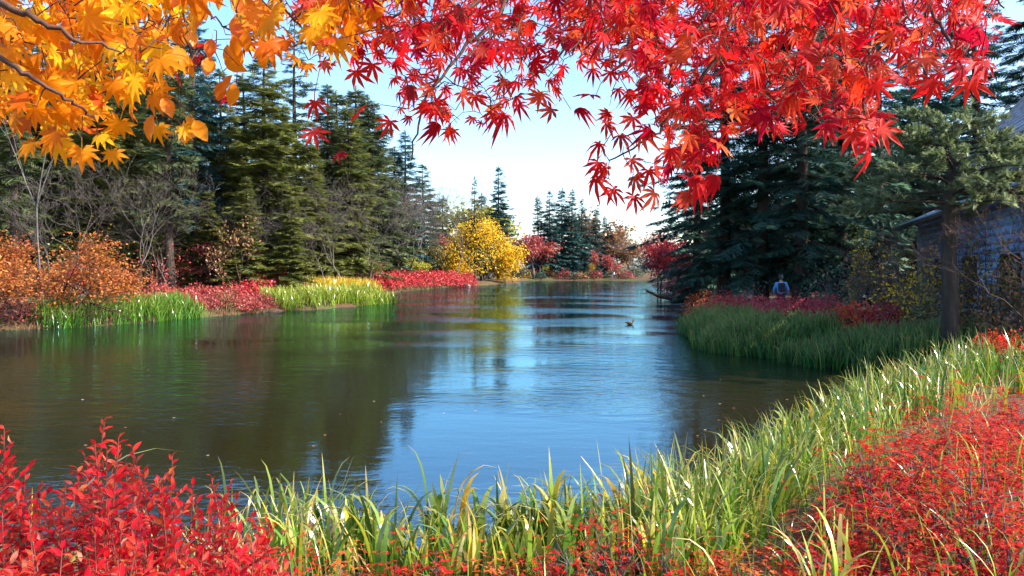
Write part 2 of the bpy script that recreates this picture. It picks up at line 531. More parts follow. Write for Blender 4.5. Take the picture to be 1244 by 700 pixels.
# ------------------------------------------------------------------ the ground, the pond
POND = np.array([(-60, 17), (-40, 13), (-14, 8.4), (-7, 7.0), (-3, 6.7), (-1, 6.5), (.6, 6.5), (1.8, 7.1), (3.4, 9.4), (5.0, 11.8), (7.4, 15.2),
                 (8.9, 16.6), (9.5, 17.2), (9.2, 18.0), (8.7, 21.2), (6.4, 23.7), (7.7, 32.8), (10.5, 45), (15.8, 68), (22, 120), (32, 171),
                 (18, 173), (3.3, 171), (-1, 155), (1.5, 138), (-6.1, 120), (-10.5, 100), (-14, 80), (-9.6, 58), (-12, 50), (-15, 46), (-16.8, 40.6),
                 (-18.9, 34.7), (-21.6, 32), (-28, 30), (-60, 28)], dtype=float)

def pond_sd(x, y):
    """metres outside the shoreline (negative in the water)"""
    x, y = np.asarray(x, float), np.asarray(y, float)
    d2 = np.full(x.shape, 1e18)
    inside = np.zeros(x.shape, bool)
    n = len(POND)
    for i in range(n):
        ax, ay = POND[i]
        bx, by = POND[(i + 1) % n]
        ex, ey = bx - ax, by - ay
        t = np.clip(((x - ax) * ex + (y - ay) * ey) / (ex * ex + ey * ey), 0, 1)
        dx, dy = x - ax - t * ex, y - ay - t * ey
        d2 = np.minimum(d2, dx * dx + dy * dy)
        c = (ay > y) != (by > y)
        with np.errstate(divide='ignore', invalid='ignore'):
            xi = (bx - ax) * (y - ay) / (by - ay + 1e-12) + ax
        inside ^= c & (x < xi)
    d = np.sqrt(d2)
    return np.where(inside, -d, d)

def gz(x, y):
    x, y = np.asarray(x, float), np.asarray(y, float)
    wob = .5 * np.sin(x * .9 + 1.3 * np.sin(y * .7)) + .35 * np.sin(y * 1.7 + x * .6) + .2 * np.sin(x * 3.1 - y * 2.3)
    r = np.hypot(x, y)
    s = pond_sd(x, y) + .35 * wob * np.clip(r / 15, .2, 1)
    so = np.maximum(s, 0)
    out = .26 * (1 - np.exp(-so / .45)) + .95 * (1 - np.exp(-so / 8)) + .02 * np.clip(so - 10, 0, 120) + .035 * wob * np.clip(so, 0, 1)
    ins = -1.3 * (1 - np.exp(np.minimum(s, 0) / 3.2)) - .02
    return np.where(s > 0, out, ins)

def g1(x, y):
    return float(gz(np.array([x]), np.array([y]))[0])

nu, nv = 230, 240
u = np.linspace(-1, 1, nu)
gx = 420 * np.sinh(5.2 * u) / np.sinh(5.2)
v = np.linspace(-.55, 1, nv)
gy = 7 + 560 * np.sinh(5.6 * v) / np.sinh(5.6)
GX, GY = np.meshgrid(gx, gy)
GZ = gz(GX, GY)
idx = np.arange(nu * nv).reshape(nv, nu)
quads = np.stack([idx[:-1, :-1], idx[:-1, 1:], idx[1:, 1:], idx[1:, :-1]], -1).reshape(-1, 4)
obj('ground', mk('ground', np.stack([GX, GY, GZ], -1).reshape(-1, 3), quads, M['ground'], True), kind='structure')
obj('pond_water', mk('pond_water', [(-75, 3.5, 0), (48, 3.5, 0), (48, 182, 0), (-75, 182, 0)], [(0, 1, 2, 3)], M['water']), kind='structure')

def ribbon(name, pts, w, mat):
    V, F = [], []
    m = 60
    P = np.array(pts, float)
    seg = np.r_[0, np.cumsum(np.linalg.norm(np.diff(P, axis=0), axis=1))]
    tt = np.linspace(0, seg[-1], m)
    X, Y = np.interp(tt, seg, P[:, 0]), np.interp(tt, seg, P[:, 1])
    for i in range(m):
        j, k = max(i - 1, 0), min(i + 1, m - 1)
        tx, ty = X[k] - X[j], Y[k] - Y[j]
        L = math.hypot(tx, ty)
        for q in np.linspace(-1, 1, 5):
            x, y = X[i] - ty / L * q * w / 2, Y[i] + tx / L * q * w / 2
            V.append((x, y, g1(x, y) + .05))
    for i in range(m - 1):
        for q in range(4):
            a = i * 5 + q
            F.append((a, a + 1, a + 6, a + 5))
    obj(name, mk(name, V, F, mat, True), kind='structure')
ribbon('path', [(-34, 40), (-27, 45), (-22, 50), (-19, 57), (-17.5, 64), (-19, 78), (-17, 95), (-11, 112)], 1.6, M['path'])
ribbon('path', [(22, 22), (17, 27), (13.5, 31), (13, 38), (16, 50), (21, 68)], 1.8, M['path'])

# ------------------------------------------------------------------ house (right bank)
def box_mesh(tb, o, ex, ey, ez):
    """box from a corner and three edge vectors, into lists tb = (V, F)"""
    o, ex, ey, ez = (np.array(a, float) for a in (o, ex, ey, ez))
    b = len(tb[0])
    for k in (0, 1):
        for q in (o, o + ex, o + ex + ey, o + ey):
            tb[0].append(tuple(q + k * ez))
    for f in ((0, 3, 2, 1), (4, 5, 6, 7), (0, 1, 5, 4), (1, 2, 6, 5), (2, 3, 7, 6), (3, 0, 4, 7)):
        tb[1].append(tuple(b + i for i in f))

def boxes(name, lst, mat, parent):
    tb = ([], [])
    for a in lst:
        box_mesh(tb, *a)
    return obj(name, mk(name, tb[0], tb[1], mat), parent)

HU, HV = np.array([.33, .944, 0]), np.array([.944, -.33, 0])
HB = np.array([14.2, 21.0, 0])
house = thing('house', 'two storey house with pale tiled roof behind the bare trees on the right', 'house', (14.2, 21, 0))
def hp(u, v_, z):
    return HU * u + HV * v_ + np.array([0, 0, z])
wall = boxes('wall', [(hp(-4, .6, 0), HU * 25, HV * .25, (0, 0, 5.3)), (hp(20.8, .85, 0), HU * .2, HV * 7, (0, 0, 5.3)),
                      (hp(-2.5, 2.6, 5.3), HU * 17.5, HV * .25, (0, 0, 2.4)), (hp(14.8, 2.85, 5.3), HU * .2, HV * 6, (0, 0, 2.4))], M['siding'], house)
tb = ([], [])
for i in range(17):                                   # lapped boards
    box_mesh(tb, hp(-4, .57 + .0, .25 + i * .29), HU * 25, HV * .028, (0, 0, .275))
brd = mk('board', tb[0], tb[1], M['siding'])
o = obj('siding', brd, house); o['kind'] = 'stuff'
for k, uu in enumerate((2.5, 8.0, 13.5)):
    w = boxes('window', [(hp(uu, .45, 1.4), HU * .08, HV * .1, (0, 0, 1.7)), (hp(uu + 1.9, .45, 1.4), HU * .08, HV * .1, (0, 0, 1.7)),
                         (hp(uu + .08, .45, 1.4), HU * 1.82, HV * .1, (0, 0, .08)), (hp(uu + .08, .45, 3.02), HU * 1.82, HV * .1, (0, 0, .08)),
                         (hp(uu + .95, .46, 1.48), HU * .06, HV * .08, (0, 0, 1.54))], M['fascia'], house)
    boxes('pane', [(hp(uu + .08, .53, 1.48), HU * 1.82, HV * .02, (0, 0, 1.54))], M['glass'], w)
def slab(pts, th):
    pts = [np.array(p, float) for p in pts]
    n = np.cross(pts[1] - pts[0], pts[2] - pts[0]); n /= np.linalg.norm(n)
    if n[2] < 0: n = -n
    V = [p for p in pts] + [p - n * th for p in pts]
    k = len(pts)
    F3 = []
    for i in range(1, k - 1):
        F3 += [(0, i, i + 1), (k, k + i + 1, k + i)]
    for i in range(k):
        j = (i + 1) % k
        F3 += [(i, k + i, k + j), (i, k + j, j)]
    return V, F3
V, F = slab([hp(-5, -.5, 4.85), hp(21.7, -.5, 4.85), hp(21.7, 2.58, 6.2), hp(-5, 2.58, 6.2)], .12)
low = obj('porch_roof', mk('porch_roof', V, F, M['roofmetal']), house)
boxes('fascia_board', [(hp(-5, -.56, 4.62), HU * 26.7, HV * .05, (0, 0, .2))], M['fascia'], low)
boxes('roof_seam', [(hp(-5 + i * .6, -.5, 4.86), HU * .03, HV * 3.08 + np.array([0, 0, 1.35]), (0, 0, .04)) for i in range(44)], M['roofmetal'], low)
# hipped tile roof
E, RZ = 7.2, 13.0
def roofpt(u, v_, z): return hp(u, v_, z)
V, F = slab([roofpt(-3, 1.6, E), roofpt(16.4, 1.6, E), roofpt(12, 6, RZ), roofpt(-3, 6, RZ)], .15)
rf = obj('roof', mk('roof', V, F, M['fascia']), house)
V, F = slab([roofpt(16.4, 1.6, E), roofpt(16.4, 10.4, E), roofpt(12, 6, RZ)], .15)
obj('hip_slope', mk('hip_slope', V, F, M['fascia']), rf)
tb = ([], [])
sl = (HV * 4.4 + np.array([0, 0, RZ - E])); sll = np.linalg.norm(sl); sd = sl / sll
nn = np.cross(HU, sd); nn = nn if nn[2] > 0 else -nn
for r in range(20):
    a = r * .28
    umax = 16.4 - 4.4 * (a / sll)
    k = 0
    uu = -3 + (r % 2) * .14
    while uu < umax - .25:
        j = random.uniform(-.012, .012)
        box_mesh(tb, roofpt(uu, 1.6, E) + sd * a + nn * (.03 + j), HU * .26, sd * .30 - nn * .05, nn * .075)
        uu += .28
o = obj('roof_tile', mk('roof_tile', tb[0], tb[1], M['rooftile']), rf); o['kind'] = 'stuff'
tb2 = Tubes(); tb2.add([roofpt(16.45, 1.55, E + .1), roofpt(12, 6, RZ + .12), roofpt(-3, 6, RZ + .12)], .11, 6)
obj('ridge_cap', tb2.mesh('ridge_cap', M['rooftile']), rf)
# balcony rail
rl = boxes('balcony_rail', [(hp(-3, .95, 7.05), HU * 16, HV * .08, (0, 0, .07)), (hp(-3, .95, 6.0), HU * 16, HV * .08, (0, 0, .07))], M['rail'], house)
sm = None
for i in range(62):
    if sm is None:
        tb = ([], []); box_mesh(tb, (0, 0, 0), HU * .05, HV * .04, (0, 0, .98)); sm = mk('slat', tb[0], tb[1], M['rail'])
    obj('slat', sm, rl, hp(-3 + .1 + i * .257, .97, 6.07))
boxes('balcony_floor', [(hp(-3, .9, 5.78), HU * 16, HV * 1.7, (0, 0, .12))], M['fascia'], house)
for uu in (-3, 2.3, 7.6, 12.9):
    boxes('post', [(hp(uu, .85, 5.9), HU * .12, HV * .12, (0, 0, 1.3))], M['fascia'], house)

# ------------------------------------------------------------------ conifers
def conifer(seed, h, R, z0, dens=1.0, sp=.75, T=(SPRAY, SPRAY_F), r0=None, gap=.12, dead=14, prof=.85, droop=.18, whorl=.62, step=.36):
    """trunk and crown meshes of a fir: tiered boughs that carry flat sprays"""
    g = np.random.default_rng(seed)
    tb = Tubes()
    r0 = r0 or h * .017
    lean = g.normal(0, .008, 2)
    ztr = np.linspace(0, h, 10)
    sway = [(lean[0] * z + .05 * math.sin(z * .5 + seed), lean[1] * z + .04 * math.cos(z * .43 + seed)) for z in ztr]
    tb.add([(s[0] - sway[0][0], s[1] - sway[0][1], z - .25 * (i == 0)) for i, (s, z) in enumerate(zip(sway, ztr))],
           [r0 * (1.25 if i == 0 else 1) * (1 - .95 * z / h) + .012 for i, z in enumerate(ztr)], 8)
    P, X, S = [], [], []
    z = z0 * h
    while z < h * .985:
        t = (z - z0 * h) / (h * (1 - z0))
        cx = np.interp(z, ztr, [s[0] for s in sway]) - sway[0][0]
        cyy = np.interp(z, ztr, [s[1] for s in sway]) - sway[0][1]
        env = R * min(1, (1 - t) ** prof + .03) * (.55 + .45 * min(1, t / .12))
        k = int(g.integers(4, 7))
        a0 = g.uniform(0, 6.28)
        for i in range(k):
            if g.random() < gap:
                continue
            a = a0 + 6.283 * i / k + g.normal(0, .18)
            L = env * g.uniform(.5, 1.15) * (1 + .18 * math.cos(a - seed))
            if L < .12:
                L = .12
            e = .55 * (t - .45) + g.normal(0, .08)
            zz = z + g.normal(0, whorl * .25)
            ca, sa = math.cos(a), math.sin(a)
            bend = g.normal(0, .12)
            def bp(s):
                hx = L * s * (1 - .1 * s)
                w = bend * L * s * s
                return np.array([cx + ca * hx - sa * w, cyy + sa * hx + ca * w, zz + math.tan(e) * hx - droop * L * s * s + .10 * L * s ** 4])
            pts = [bp(s) for s in (0, .35, .7, .96)]
            tb.add(pts, [r0 * .20 * (1 - t) + .012, r0 * .13 * (1 - t) + .009, .008, .003], 3, False)
            m = max(3, int(L / step * dens))
            for j in range(m):
                s = .16 + .84 * (j + g.uniform(.2, .8)) / m
                p = bp(s)
                tg = bp(min(1.02, s + .04)) - bp(s - .02)
                tg /= np.linalg.norm(tg) + 1e-9
                side = np.array([-tg[1], tg[0], 0])
                for sg in (1, -1):
                    if g.random() < .1:
                        continue
                    d = tg * g.uniform(.35, .8) + side * sg * g.uniform(.6, 1) + np.array([0, 0, g.normal(-.08, .16)])
                    P.append(p + np.array([0, 0, g.normal(0, .03)]))
                    X.append(d)
                    S.append(sp * (.45 + .65 * (1 - s)) * min(1.15, .45 + L / 3) * g.uniform(.75, 1.2))
            P.append(bp(.93)); X.append(bp(1.0) - bp(.9)); S.append(sp * .5 * min(1.1, .4 + L / 3))
        z += whorl * g.uniform(.7, 1.3) * (1 - .35 * t)
    P.append(np.array([cx, cyy, h * .975])); X.append(np.array([0, 0, 1.])); S.append(h * .03)
    for i in range(dead):                              # dead stubs under the crown
        zz = g.uniform(.12, max(.14, z0)) * h
        a = g.uniform(0, 6.28); L = g.uniform(.5, 1.8)
        q = np.array([np.interp(zz, ztr, [s[0] for s in sway]) - sway[0][0], np.interp(zz, ztr, [s[1] for s in sway]) - sway[0][1], zz])
        d = np.array([math.cos(a), math.sin(a), g.uniform(-.35, .15)])
        tb.add([q, q + d * L * .6, q + d * L + np.array([0, 0, g.uniform(-.25, .1)])], [.022, .013, .004], 3, False)
    P, X, S = np.array(P), np.array(X), np.array(S)
    Zh = np.array([0, 0, 1.0]) + g.normal(0, .28, (len(P), 3))
    V, F = cloud(T[0], T[1], P, frames(X, Zh), S)
    return tb, V, F

def conifer_tree(name, label, cat, data, loc, leaf, bark='bark', rz=0, scale=1, group=None):
    tb, V, F = data
    r = thing(name, label, cat, loc, rz, group, scale)
    obj('trunk', tb.mesh('trunk', M[bark]), r)
    obj('crown', mk('crown', V, F, M[leaf]), r)
    return r

FULL = [conifer(s, 18, 4.3, .08, dens=1.35, sp=1.0, droop=.15, whorl=.55, gap=.08, prof=.75) for s in (11, 12, 13, 14)]
SPARSE = [conifer(s, 20, 4.0, .22, dens=1.1, sp=.95, gap=.2, dead=26, droop=.08, whorl=.68) for s in (21, 22)]
DENSE = [conifer(s, 20, 4.4, z0_, dens=1.25, sp=.72, T=(SPRAY_FINE, SPRAY_FINE_F), gap=gp_, droop=.20, whorl=.62, step=.30, dead=24, r0=.30) for s, z0_, gp_ in ((31, .06, .10), (32, .13, .16), (33, .09, .13))]
TEMPL = {}

def grown(kind, leaf, bark='bark'):
    """the stock copy of a variety (placed by the first use)"""
    key = (kind, leaf, bark)
    if key not in TEMPL:
        fam, i = kind
        tb, V, F = {'full': FULL, 'sparse': SPARSE, 'dense': DENSE}[fam][i]
        TEMPL[key] = (tb.mesh('trunk', M[bark]), mk('crown', V, F, M[leaf]))
    return TEMPL[key]
HK = {'full': 18.0, 'sparse': 20.0, 'dense': 20.0}

def put_conifer(px, d, ty, kind, leaf, label, group=None, wide=1.0, name='fir_tree', bark='bark'):
    x = xat(px, d)
    z = g1(x, d)
    s = (topz(ty, d) - z) / HK[kind[0]]
    tm, cm = grown(kind, leaf, bark)
    r = thing(name, label, 'tree', (x, d, z - .05), random.uniform(0, 6.28), group, (s * wide, s * wide, s))
    obj('trunk', tm, r)
    obj('crown', cm, r)
    return r

# the left bank
GL = 'fir trees of the left bank'
put_conifer(207, 50, -70, ('sparse', 0), 'spruce', 'tall fir with straight dark trunk standing bare above the low red bushes', GL, .8)
put_conifer(236, 56, -40, ('sparse', 1), 'bluefir', 'tall open bluish fir just right of the straight dark trunk', GL, .8)
put_conifer(322, 57, 58, ('full', 0), 'fir', 'broad sunlit green fir with layered boughs at the middle of the left bank', GL, 1.2)
put_conifer(356, 66, 25, ('sparse', 0), 'spruce', 'thin pointed fir with flat bare tiers rising behind the broad sunlit fir', GL, .95)
put_conifer(398, 72, 105, ('full', 1), 'spruce', 'dark green fir next right of the broad sunlit fir', GL, 1.1)
put_conifer(455, 92, 118, ('full', 2), 'spruce', 'bushy topped green fir above the grey leafless trees', GL, 1.25)
put_conifer(492, 112, 160, ('full', 0), 'bluefir', 'last tall fir of the left bank before the open sky', GL, 1.15)
put_conifer(272, 60, 85, ('full', 1), 'fir', 'mid height fir filling the gap left of the broad sunlit fir', GL, 1.1)
put_conifer(426, 70, 128, ('full', 0), 'fir', 'yellowish green fir in front of the bushy topped fir', GL, 1.0)
put_conifer(118, 52, 62, ('full', 2), 'fir', 'green fir behind the rust orange maple, under the orange bough', GL, 1.1)
put_conifer(76, 56, 40, ('full', 0), 'spruce', 'dark fir behind the pale birch trunk', GL, 1.1)
put_conifer(20, 44, -60, ('sparse', 1), 'spruce', 'thick dark trunked fir left of the pale birch', GL, .8)
put_conifer(-28, 48, 0, ('full', 1), 'spruce', 'fir at the left edge of the view behind the orange maple', GL, 1.1)
put_conifer(160, 58, 95, ('full', 2), 'fir', 'fir with drooping green tiers left of the straight dark trunk', GL, 1.05)
for px, d, ty, k, lf, lab in ((140, 66, 78, 0, 'spruce', 'wide fir filling the back of the left wood behind the birch'), (185, 70, 70, 2, 'fir', 'wide fir far back between the two straight dark trunks'),
                              (300, 72, 92, 3, 'spruce', 'wide fir behind the broad sunlit fir, to its left'), (345, 64, 128, 3, 'fir', 'yellow green fir at the right shoulder of the broad sunlit fir'),
                              (375, 62, 170, 2, 'fir', 'half grown fir right of the yellow green one'), (412, 82, 112, 3, 'spruce', 'wide dark fir in the back between the bushy topped fir and the sunlit one'),
                              (478, 118, 178, 3, 'spruce', 'wide dark fir just left of the last tall fir'), (40, 62, 30, 3, 'fir', 'wide fir at the far left back'), (100, 74, -10, 0, 'spruce', 'tall wide fir rising far back into the orange leaves'), (150, 78, 20, 3, 'fir', 'tall wide fir far back left of the two straight dark trunks'),
                              (232, 80, 40, 1, 'spruce', 'tall wide fir far back behind the open bluish fir'), (-5, 70, -20, 2, 'spruce', 'tall wide fir at the far left back, at the frame edge'), (515, 132, 200, 1, 'spruce', 'low wide fir at the right end of the left wood'), (536, 150, 238, 2, 'bluefir', 'lowest wide fir closing the left wood'),
                              (435, 100, 105, 0, 'spruce', 'wide fir far back behind the bushy topped fir')):
    put_conifer(px, d, ty, ('full', k), lf, lab, GL, 1.45)
for px, d, ty, lab in ((300, 51, 215, 'small young fir in front of the broad sunlit fir'), (352, 53, 238, 'low bushy young fir right of the small young fir'),
                       (182, 54, 205, 'young fir in the shade beside the straight dark trunk'), (255, 53, 232, 'short olive young fir behind the low red bushes')):
    put_conifer(px, d, ty, ('full', random.randrange(3)), 'fir', lab, 'young firs of the left bank', 1.35)
# the middle distance
put_conifer(606, 142, 203, ('full', 1), 'bluefir', 'single blue green fir with sharp top against the white sky', 'firs of the far shore', 1.0)
put_conifer(577, 128, 215, ('sparse', 0), 'spruce', 'slender open fir left of the sharp topped single fir', 'firs of the far shore', .9)
put_conifer(586, 150, 235, ('full', 2), 'bluefir', 'short fir half hidden behind the golden yellow tree', 'firs of the far shore', 1.2)
for i, (px, d, ty) in enumerate(((654, 182, 238), (668, 178, 232), (681, 186, 228), (694, 180, 230), (706, 184, 242), (722, 188, 252), (735, 192, 262))):
    put_conifer(px, d, ty, ('full', i % 3), 'bluefir',
                ['leftmost fir of the blue green stand on the far shore', 'second fir from the left in the blue green far stand', 'tallest fir in the middle of the blue green far stand',
                 'fir right of the tallest one in the blue green far stand', 'shorter fir on the right flank of the blue green far stand', 'second last fir at the right of the far stand', 'smallest fir at the right end of the blue green far stand'][i],
                'firs of the far shore', 1.0)
# the right bank, in shade
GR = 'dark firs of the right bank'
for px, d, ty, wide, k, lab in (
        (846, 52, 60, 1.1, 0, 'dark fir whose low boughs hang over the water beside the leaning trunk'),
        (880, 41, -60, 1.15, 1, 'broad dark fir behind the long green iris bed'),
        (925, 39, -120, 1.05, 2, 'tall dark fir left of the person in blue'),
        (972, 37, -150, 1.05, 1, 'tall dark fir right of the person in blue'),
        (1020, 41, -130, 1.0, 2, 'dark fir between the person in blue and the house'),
        (1066, 46, -90, .85, 1, 'dark fir standing just left of the blue shaded house wall')):
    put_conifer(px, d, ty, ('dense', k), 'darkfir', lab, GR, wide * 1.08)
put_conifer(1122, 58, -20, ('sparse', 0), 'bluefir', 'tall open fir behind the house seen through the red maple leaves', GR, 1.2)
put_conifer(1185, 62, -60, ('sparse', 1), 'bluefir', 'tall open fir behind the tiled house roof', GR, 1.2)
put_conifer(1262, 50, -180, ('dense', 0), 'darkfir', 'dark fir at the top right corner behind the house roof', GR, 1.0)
put_conifer(1000, 70, 40, ('full', 1), 'spruce', 'fir standing deep in the wood behind the dark firs', GR, 1.2)
put_conifer(1095, 75, 90, ('full', 2), 'spruce', 'fir deep in the wood left of the house', GR, 1.2)

# the umbrella-crowned fir on the right
def umbrella_fir():
    g = np.random.default_rng(77)
    x, d = xat(1154, 18.6), 18.6
    z = g1(x, d)
    r = thing('fir_tree', 'small flat topped grey green fir with stout bare trunk before the blue shaded house wall', 'tree', (x, d, z - .05))
    tb = Tubes()
    hs = topz(150, d) - z
    path_ = [(0, 0, -.2), (.03, 0, 1.2), (-.02, .03, 2.6), (-.05, .0, 4.0), (.05, .02, hs * .86), (.1, 0, hs)]
    tb.add(path_, [.23, .19, .17, .14, .07, .03], 10)
    P, X, S = [], [], []
    low = topz(226, d) - z
    for i in range(44):
        zz = low * .86 + (hs - low * .86) * (i / 44) ** .9
        t = (zz - low * .86) / (hs - low * .86)
        a = i * 2.399 + g.normal(0, .2)
        L = (2.75 * (1 - t) ** .62 + .2) * g.uniform(.75, 1.05)
        e = .10 + .25 * t + g.normal(0, .07)
        ca, sa = math.cos(a), math.sin(a)
        def bp(s):
            return np.array([.02 + ca * L * s, sa * L * s, zz + math.tan(e) * L * s - .13 * L * s * s + .03 * math.sin(7 * s + i)])
        tb.add([bp(s) for s in (0, .3, .6, .95)], [.055 * (1.1 - t), .035, .018, .006], 4, False)
        for j in range(int(L * 3.6) + 2):
            s0 = g.uniform(.28, 1)
            b0 = bp(s0)
            tg = unit(bp(s0 + .03) - b0)
            for sg in (1, -1):
                d2 = unit(tg * g.uniform(.5, .9) + np.array([-tg[1], tg[0], 0]) * sg * g.uniform(.5, 1) + np.array([0, 0, g.normal(.1, .15)]))
                LL = (.9 - .45 * s0) * g.uniform(.6, 1.1)
                tb.add([b0, b0 + d2 * LL], [.008, .003], 3, False)
                for q in range(11):
                    f = g.uniform(.25, 1.05)
                    P.append(b0 + d2 * LL * f)
                    X.append(d2 * .7 + rand_dirs(1, g)[0] * .75 + np.array([0, 0, .25]))
                    S.append(g.uniform(.09, .19))
    P, X, S = np.array(P), np.array(X), np.array(S)
    V, F = cloud(SPRAY, SPRAY_F, P, frames(X, np.array([0, 0, 1.]) + g.normal(0, .35, (len(P), 3))), S)
    obj('trunk', tb.mesh('trunk', M['bark']), r)
    obj('crown', mk('crown', V, F, M['greypine']), r)
umbrella_fir()

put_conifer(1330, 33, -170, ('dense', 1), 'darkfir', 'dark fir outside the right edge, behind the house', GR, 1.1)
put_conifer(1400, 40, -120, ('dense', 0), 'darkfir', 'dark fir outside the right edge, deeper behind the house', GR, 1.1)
put_far = []
BACK_R = [(868, 68, 262, 'brown_far', 'russet tree glimpsed behind the dark firs at the water end', 1.0), (935, 62, 240, 'mixedgreen', 'olive tree glimpsed between the dark firs', 1.1),
          (985, 60, 275, 'orange_far', 'orange maple glimpsed between the trunks of the dark firs', 1.0), (1045, 58, 250, 'yellowgreen', 'yellow green tree glimpsed beside the house', 1.0), (905, 66, 285, 'redbrown', 'wine red maple glimpsed low between the dark firs', 1.0)]
# ------------------------------------------------------------------ broad-leaved trees
def skeleton(seed, h, spread, depth=5, r0=None, first=.28, wig=.16, kids=(2, 4), up=.25, nstems=1, ratio=.70, minr=.006):
    """limbs of a broad-leaved tree and the points its twigs end at"""
    g = np.random.default_rng(seed)
    tb, tips = Tubes(), []
    r0 = r0 or h * .018
    def grow(p, d, L, r, lev):
        n = 3
        pts, q, dd = [p], p, d
        for i in range(n):
            dd = unit(dd + g.normal(0, wig, 3) + np.array([0, 0, up * .12]))
            q = q + dd * L / n
            pts.append(q)
        r1 = max(r * .62, minr * .6)
        tb.add(pts, [r, r * .86, r * .74, r1], 7 if lev == 0 else (5 if lev < 3 else 3), lev == depth)
        if lev >= depth:
            tips.append((q, dd))
            return
        if lev >= depth - 2:
            tips.append((pts[2], dd))
        for c in range(int(g.integers(kids[0], kids[1] + 1))):
            ang = g.uniform(.35, .95) * spread
            ax = unit(np.cross(dd, rand_dirs(1, g)[0]))
            nd = dd * math.cos(ang) + np.cross(ax, dd) * math.sin(ang)
            nd = unit(nd + np.array([0, 0, up]) * .35)
            s = pts[int(g.integers(1, 4))] if lev > 0 and c > 1 else q
            grow(s, nd, L * ratio * g.uniform(.75, 1.2), max(r1 * g.uniform(.62, .9), minr * .7), lev + 1)
    for k in range(nstems):
        a = 6.28 * k / nstems + seed
        tilt = 0.08 if nstems == 1 else .55
        d0 = unit(np.array([math.cos(a) * tilt, math.sin(a) * tilt, 1]))
        grow(np.array([math.cos(a), math.sin(a), 0]) * (0 if nstems == 1 else .10) + np.array([0, 0, -.15]), d0, h * first, r0 if nstems == 1 else r0 * .75, 0)
    return tb, tips

def leaf_cloud(tips, n, rad, size, seed, flat=.5, T=(DIA, DIA_F)):
    g = np.random.default_rng(seed)
    base = np.array([t[0] for t in tips])
    i = g.integers(0, len(base), n)
    off = g.normal(0, 1, (n, 3)) * np.array([rad, rad, rad * flat])
    P = base[i] + off
    X = rand_dirs(n, g) * np.array([1, 1, .6])
    Z = np.array([0, 0, 1.]) + g.normal(0, .6, (n, 3))
    return cloud(T[0], T[1], P, frames(X, Z), g.uniform(.6, 1.3, n) * size)

def fit(tb, tips, h):
    """scale a grown skeleton to height h"""
    V = np.array(tb.V)
    s = h / V[:, 2].max()
    tb.V = [tuple(p * s) for p in V]
    return tb, [(t[0] * s, t[1]) for t in tips]

def leafy(name, label, cat, loc, tb, tips, n, rad, size, leaf, bark, seed, group=None, flat=.5, zmin=0, T=(DIA, DIA_F), rz=0, squash=None, scale=None):
    r = thing(name, label, cat, loc, rz, group, scale)
    V, F = leaf_cloud(tips, n, rad, size, seed, flat, T)
    W = np.array(tb.V)
    if squash is not None:
        V, W = V * squash, W * squash
    V = V[:, :]
    V[:, 2] = np.maximum(V[:, 2], .06)
    if zmin:
        k = len(T[0]); keep = V.reshape(-1, k, 3)[:, :, 2].mean(1) > zmin * np.random.default_rng(seed).uniform(.6, 1.5, len(V) // k)
        V, F = V.reshape(-1, k, 3)[keep].reshape(-1, 3), F[:len(T[1]) * int(keep.sum())]
    obj('trunk', mk('trunk', W, tb.F, M[bark], True), r)
    obj('crown', mk('crown', V, F, M[leaf]), r)
    return r

# bare grey trees: three grown forms, copied
BARE = []
for s in (41, 42, 43):
    tb, tips = fit(*skeleton(s, 10, .8, depth=7, kids=(2, 3), ratio=.78, up=.30, r0=.075, minr=.0075, first=.24), 10)
    BARE.append(tb)
BM = {}
def put_bare(px, d, ty, k, bark, label, group, wide=1.0):
    x = xat(px, d); z = g1(x, d)
    s = (topz(ty, d) - z) / 10
    if (k, bark) not in BM:
        BM[(k, bark)] = BARE[k].mesh('branch', M[bark])
    r = thing('bare_tree', label, 'tree', (x, d, z - .03), random.uniform(0, 6.28), group, (s * wide, s * wide, s))
    obj('branch', BM[(k, bark)], r)
    return r
GB = 'leafless trees of the left bank'
for i, (px, d, ty, lab) in enumerate((
        (415, 60, 195, 'leafless grey tree right of the broad sunlit fir'), (442, 78, 178, 'leafless grey tree before the bushy topped fir'),
        (470, 96, 190, 'round headed leafless grey tree left of the last tall fir'), (500, 104, 205, 'leafless grey tree under the last tall fir'),
        (526, 116, 228, 'low leafless tree at the right end of the grey thicket'), (448, 68, 225, 'small leafless tree over the lime yellow iris'),
        (172, 47, 175, 'forked leafless tree beside the straight dark trunk'), (140, 50, 190, 'thin leafless tree between birch and straight dark trunk'),
        (98, 45, 165, 'thin leafless tree just right of the pale birch'), (285, 50, 225, 'small leafless tree before the young firs'),
        (370, 54, 215, 'leafless tree in front of the dark green fir'), (395, 56, 240, 'low twiggy leafless tree near the red bushes'), (385, 66, 205, 'wide leafless tree before the dark green fir'), (430, 75, 215, 'wide leafless tree under the bushy topped fir'),
        (458, 88, 205, 'wide leafless tree in the middle of the grey thicket'), (486, 106, 215, 'wide leafless tree near the right end of the grey thicket'), (512, 120, 225, 'last wide leafless tree of the grey thicket'),
        (345, 56, 250, 'spreading leafless tree above the crimson maple'), (200, 49, 235, 'spreading leafless tree at the foot of the straight dark trunk'), (72, 44, 200, 'spreading leafless tree behind the rust orange maple'))):
    put_bare(px, d, ty, i % 3, 'twig_grey', lab, GB, 1.35 if i < 6 or i > 11 else 1.0)
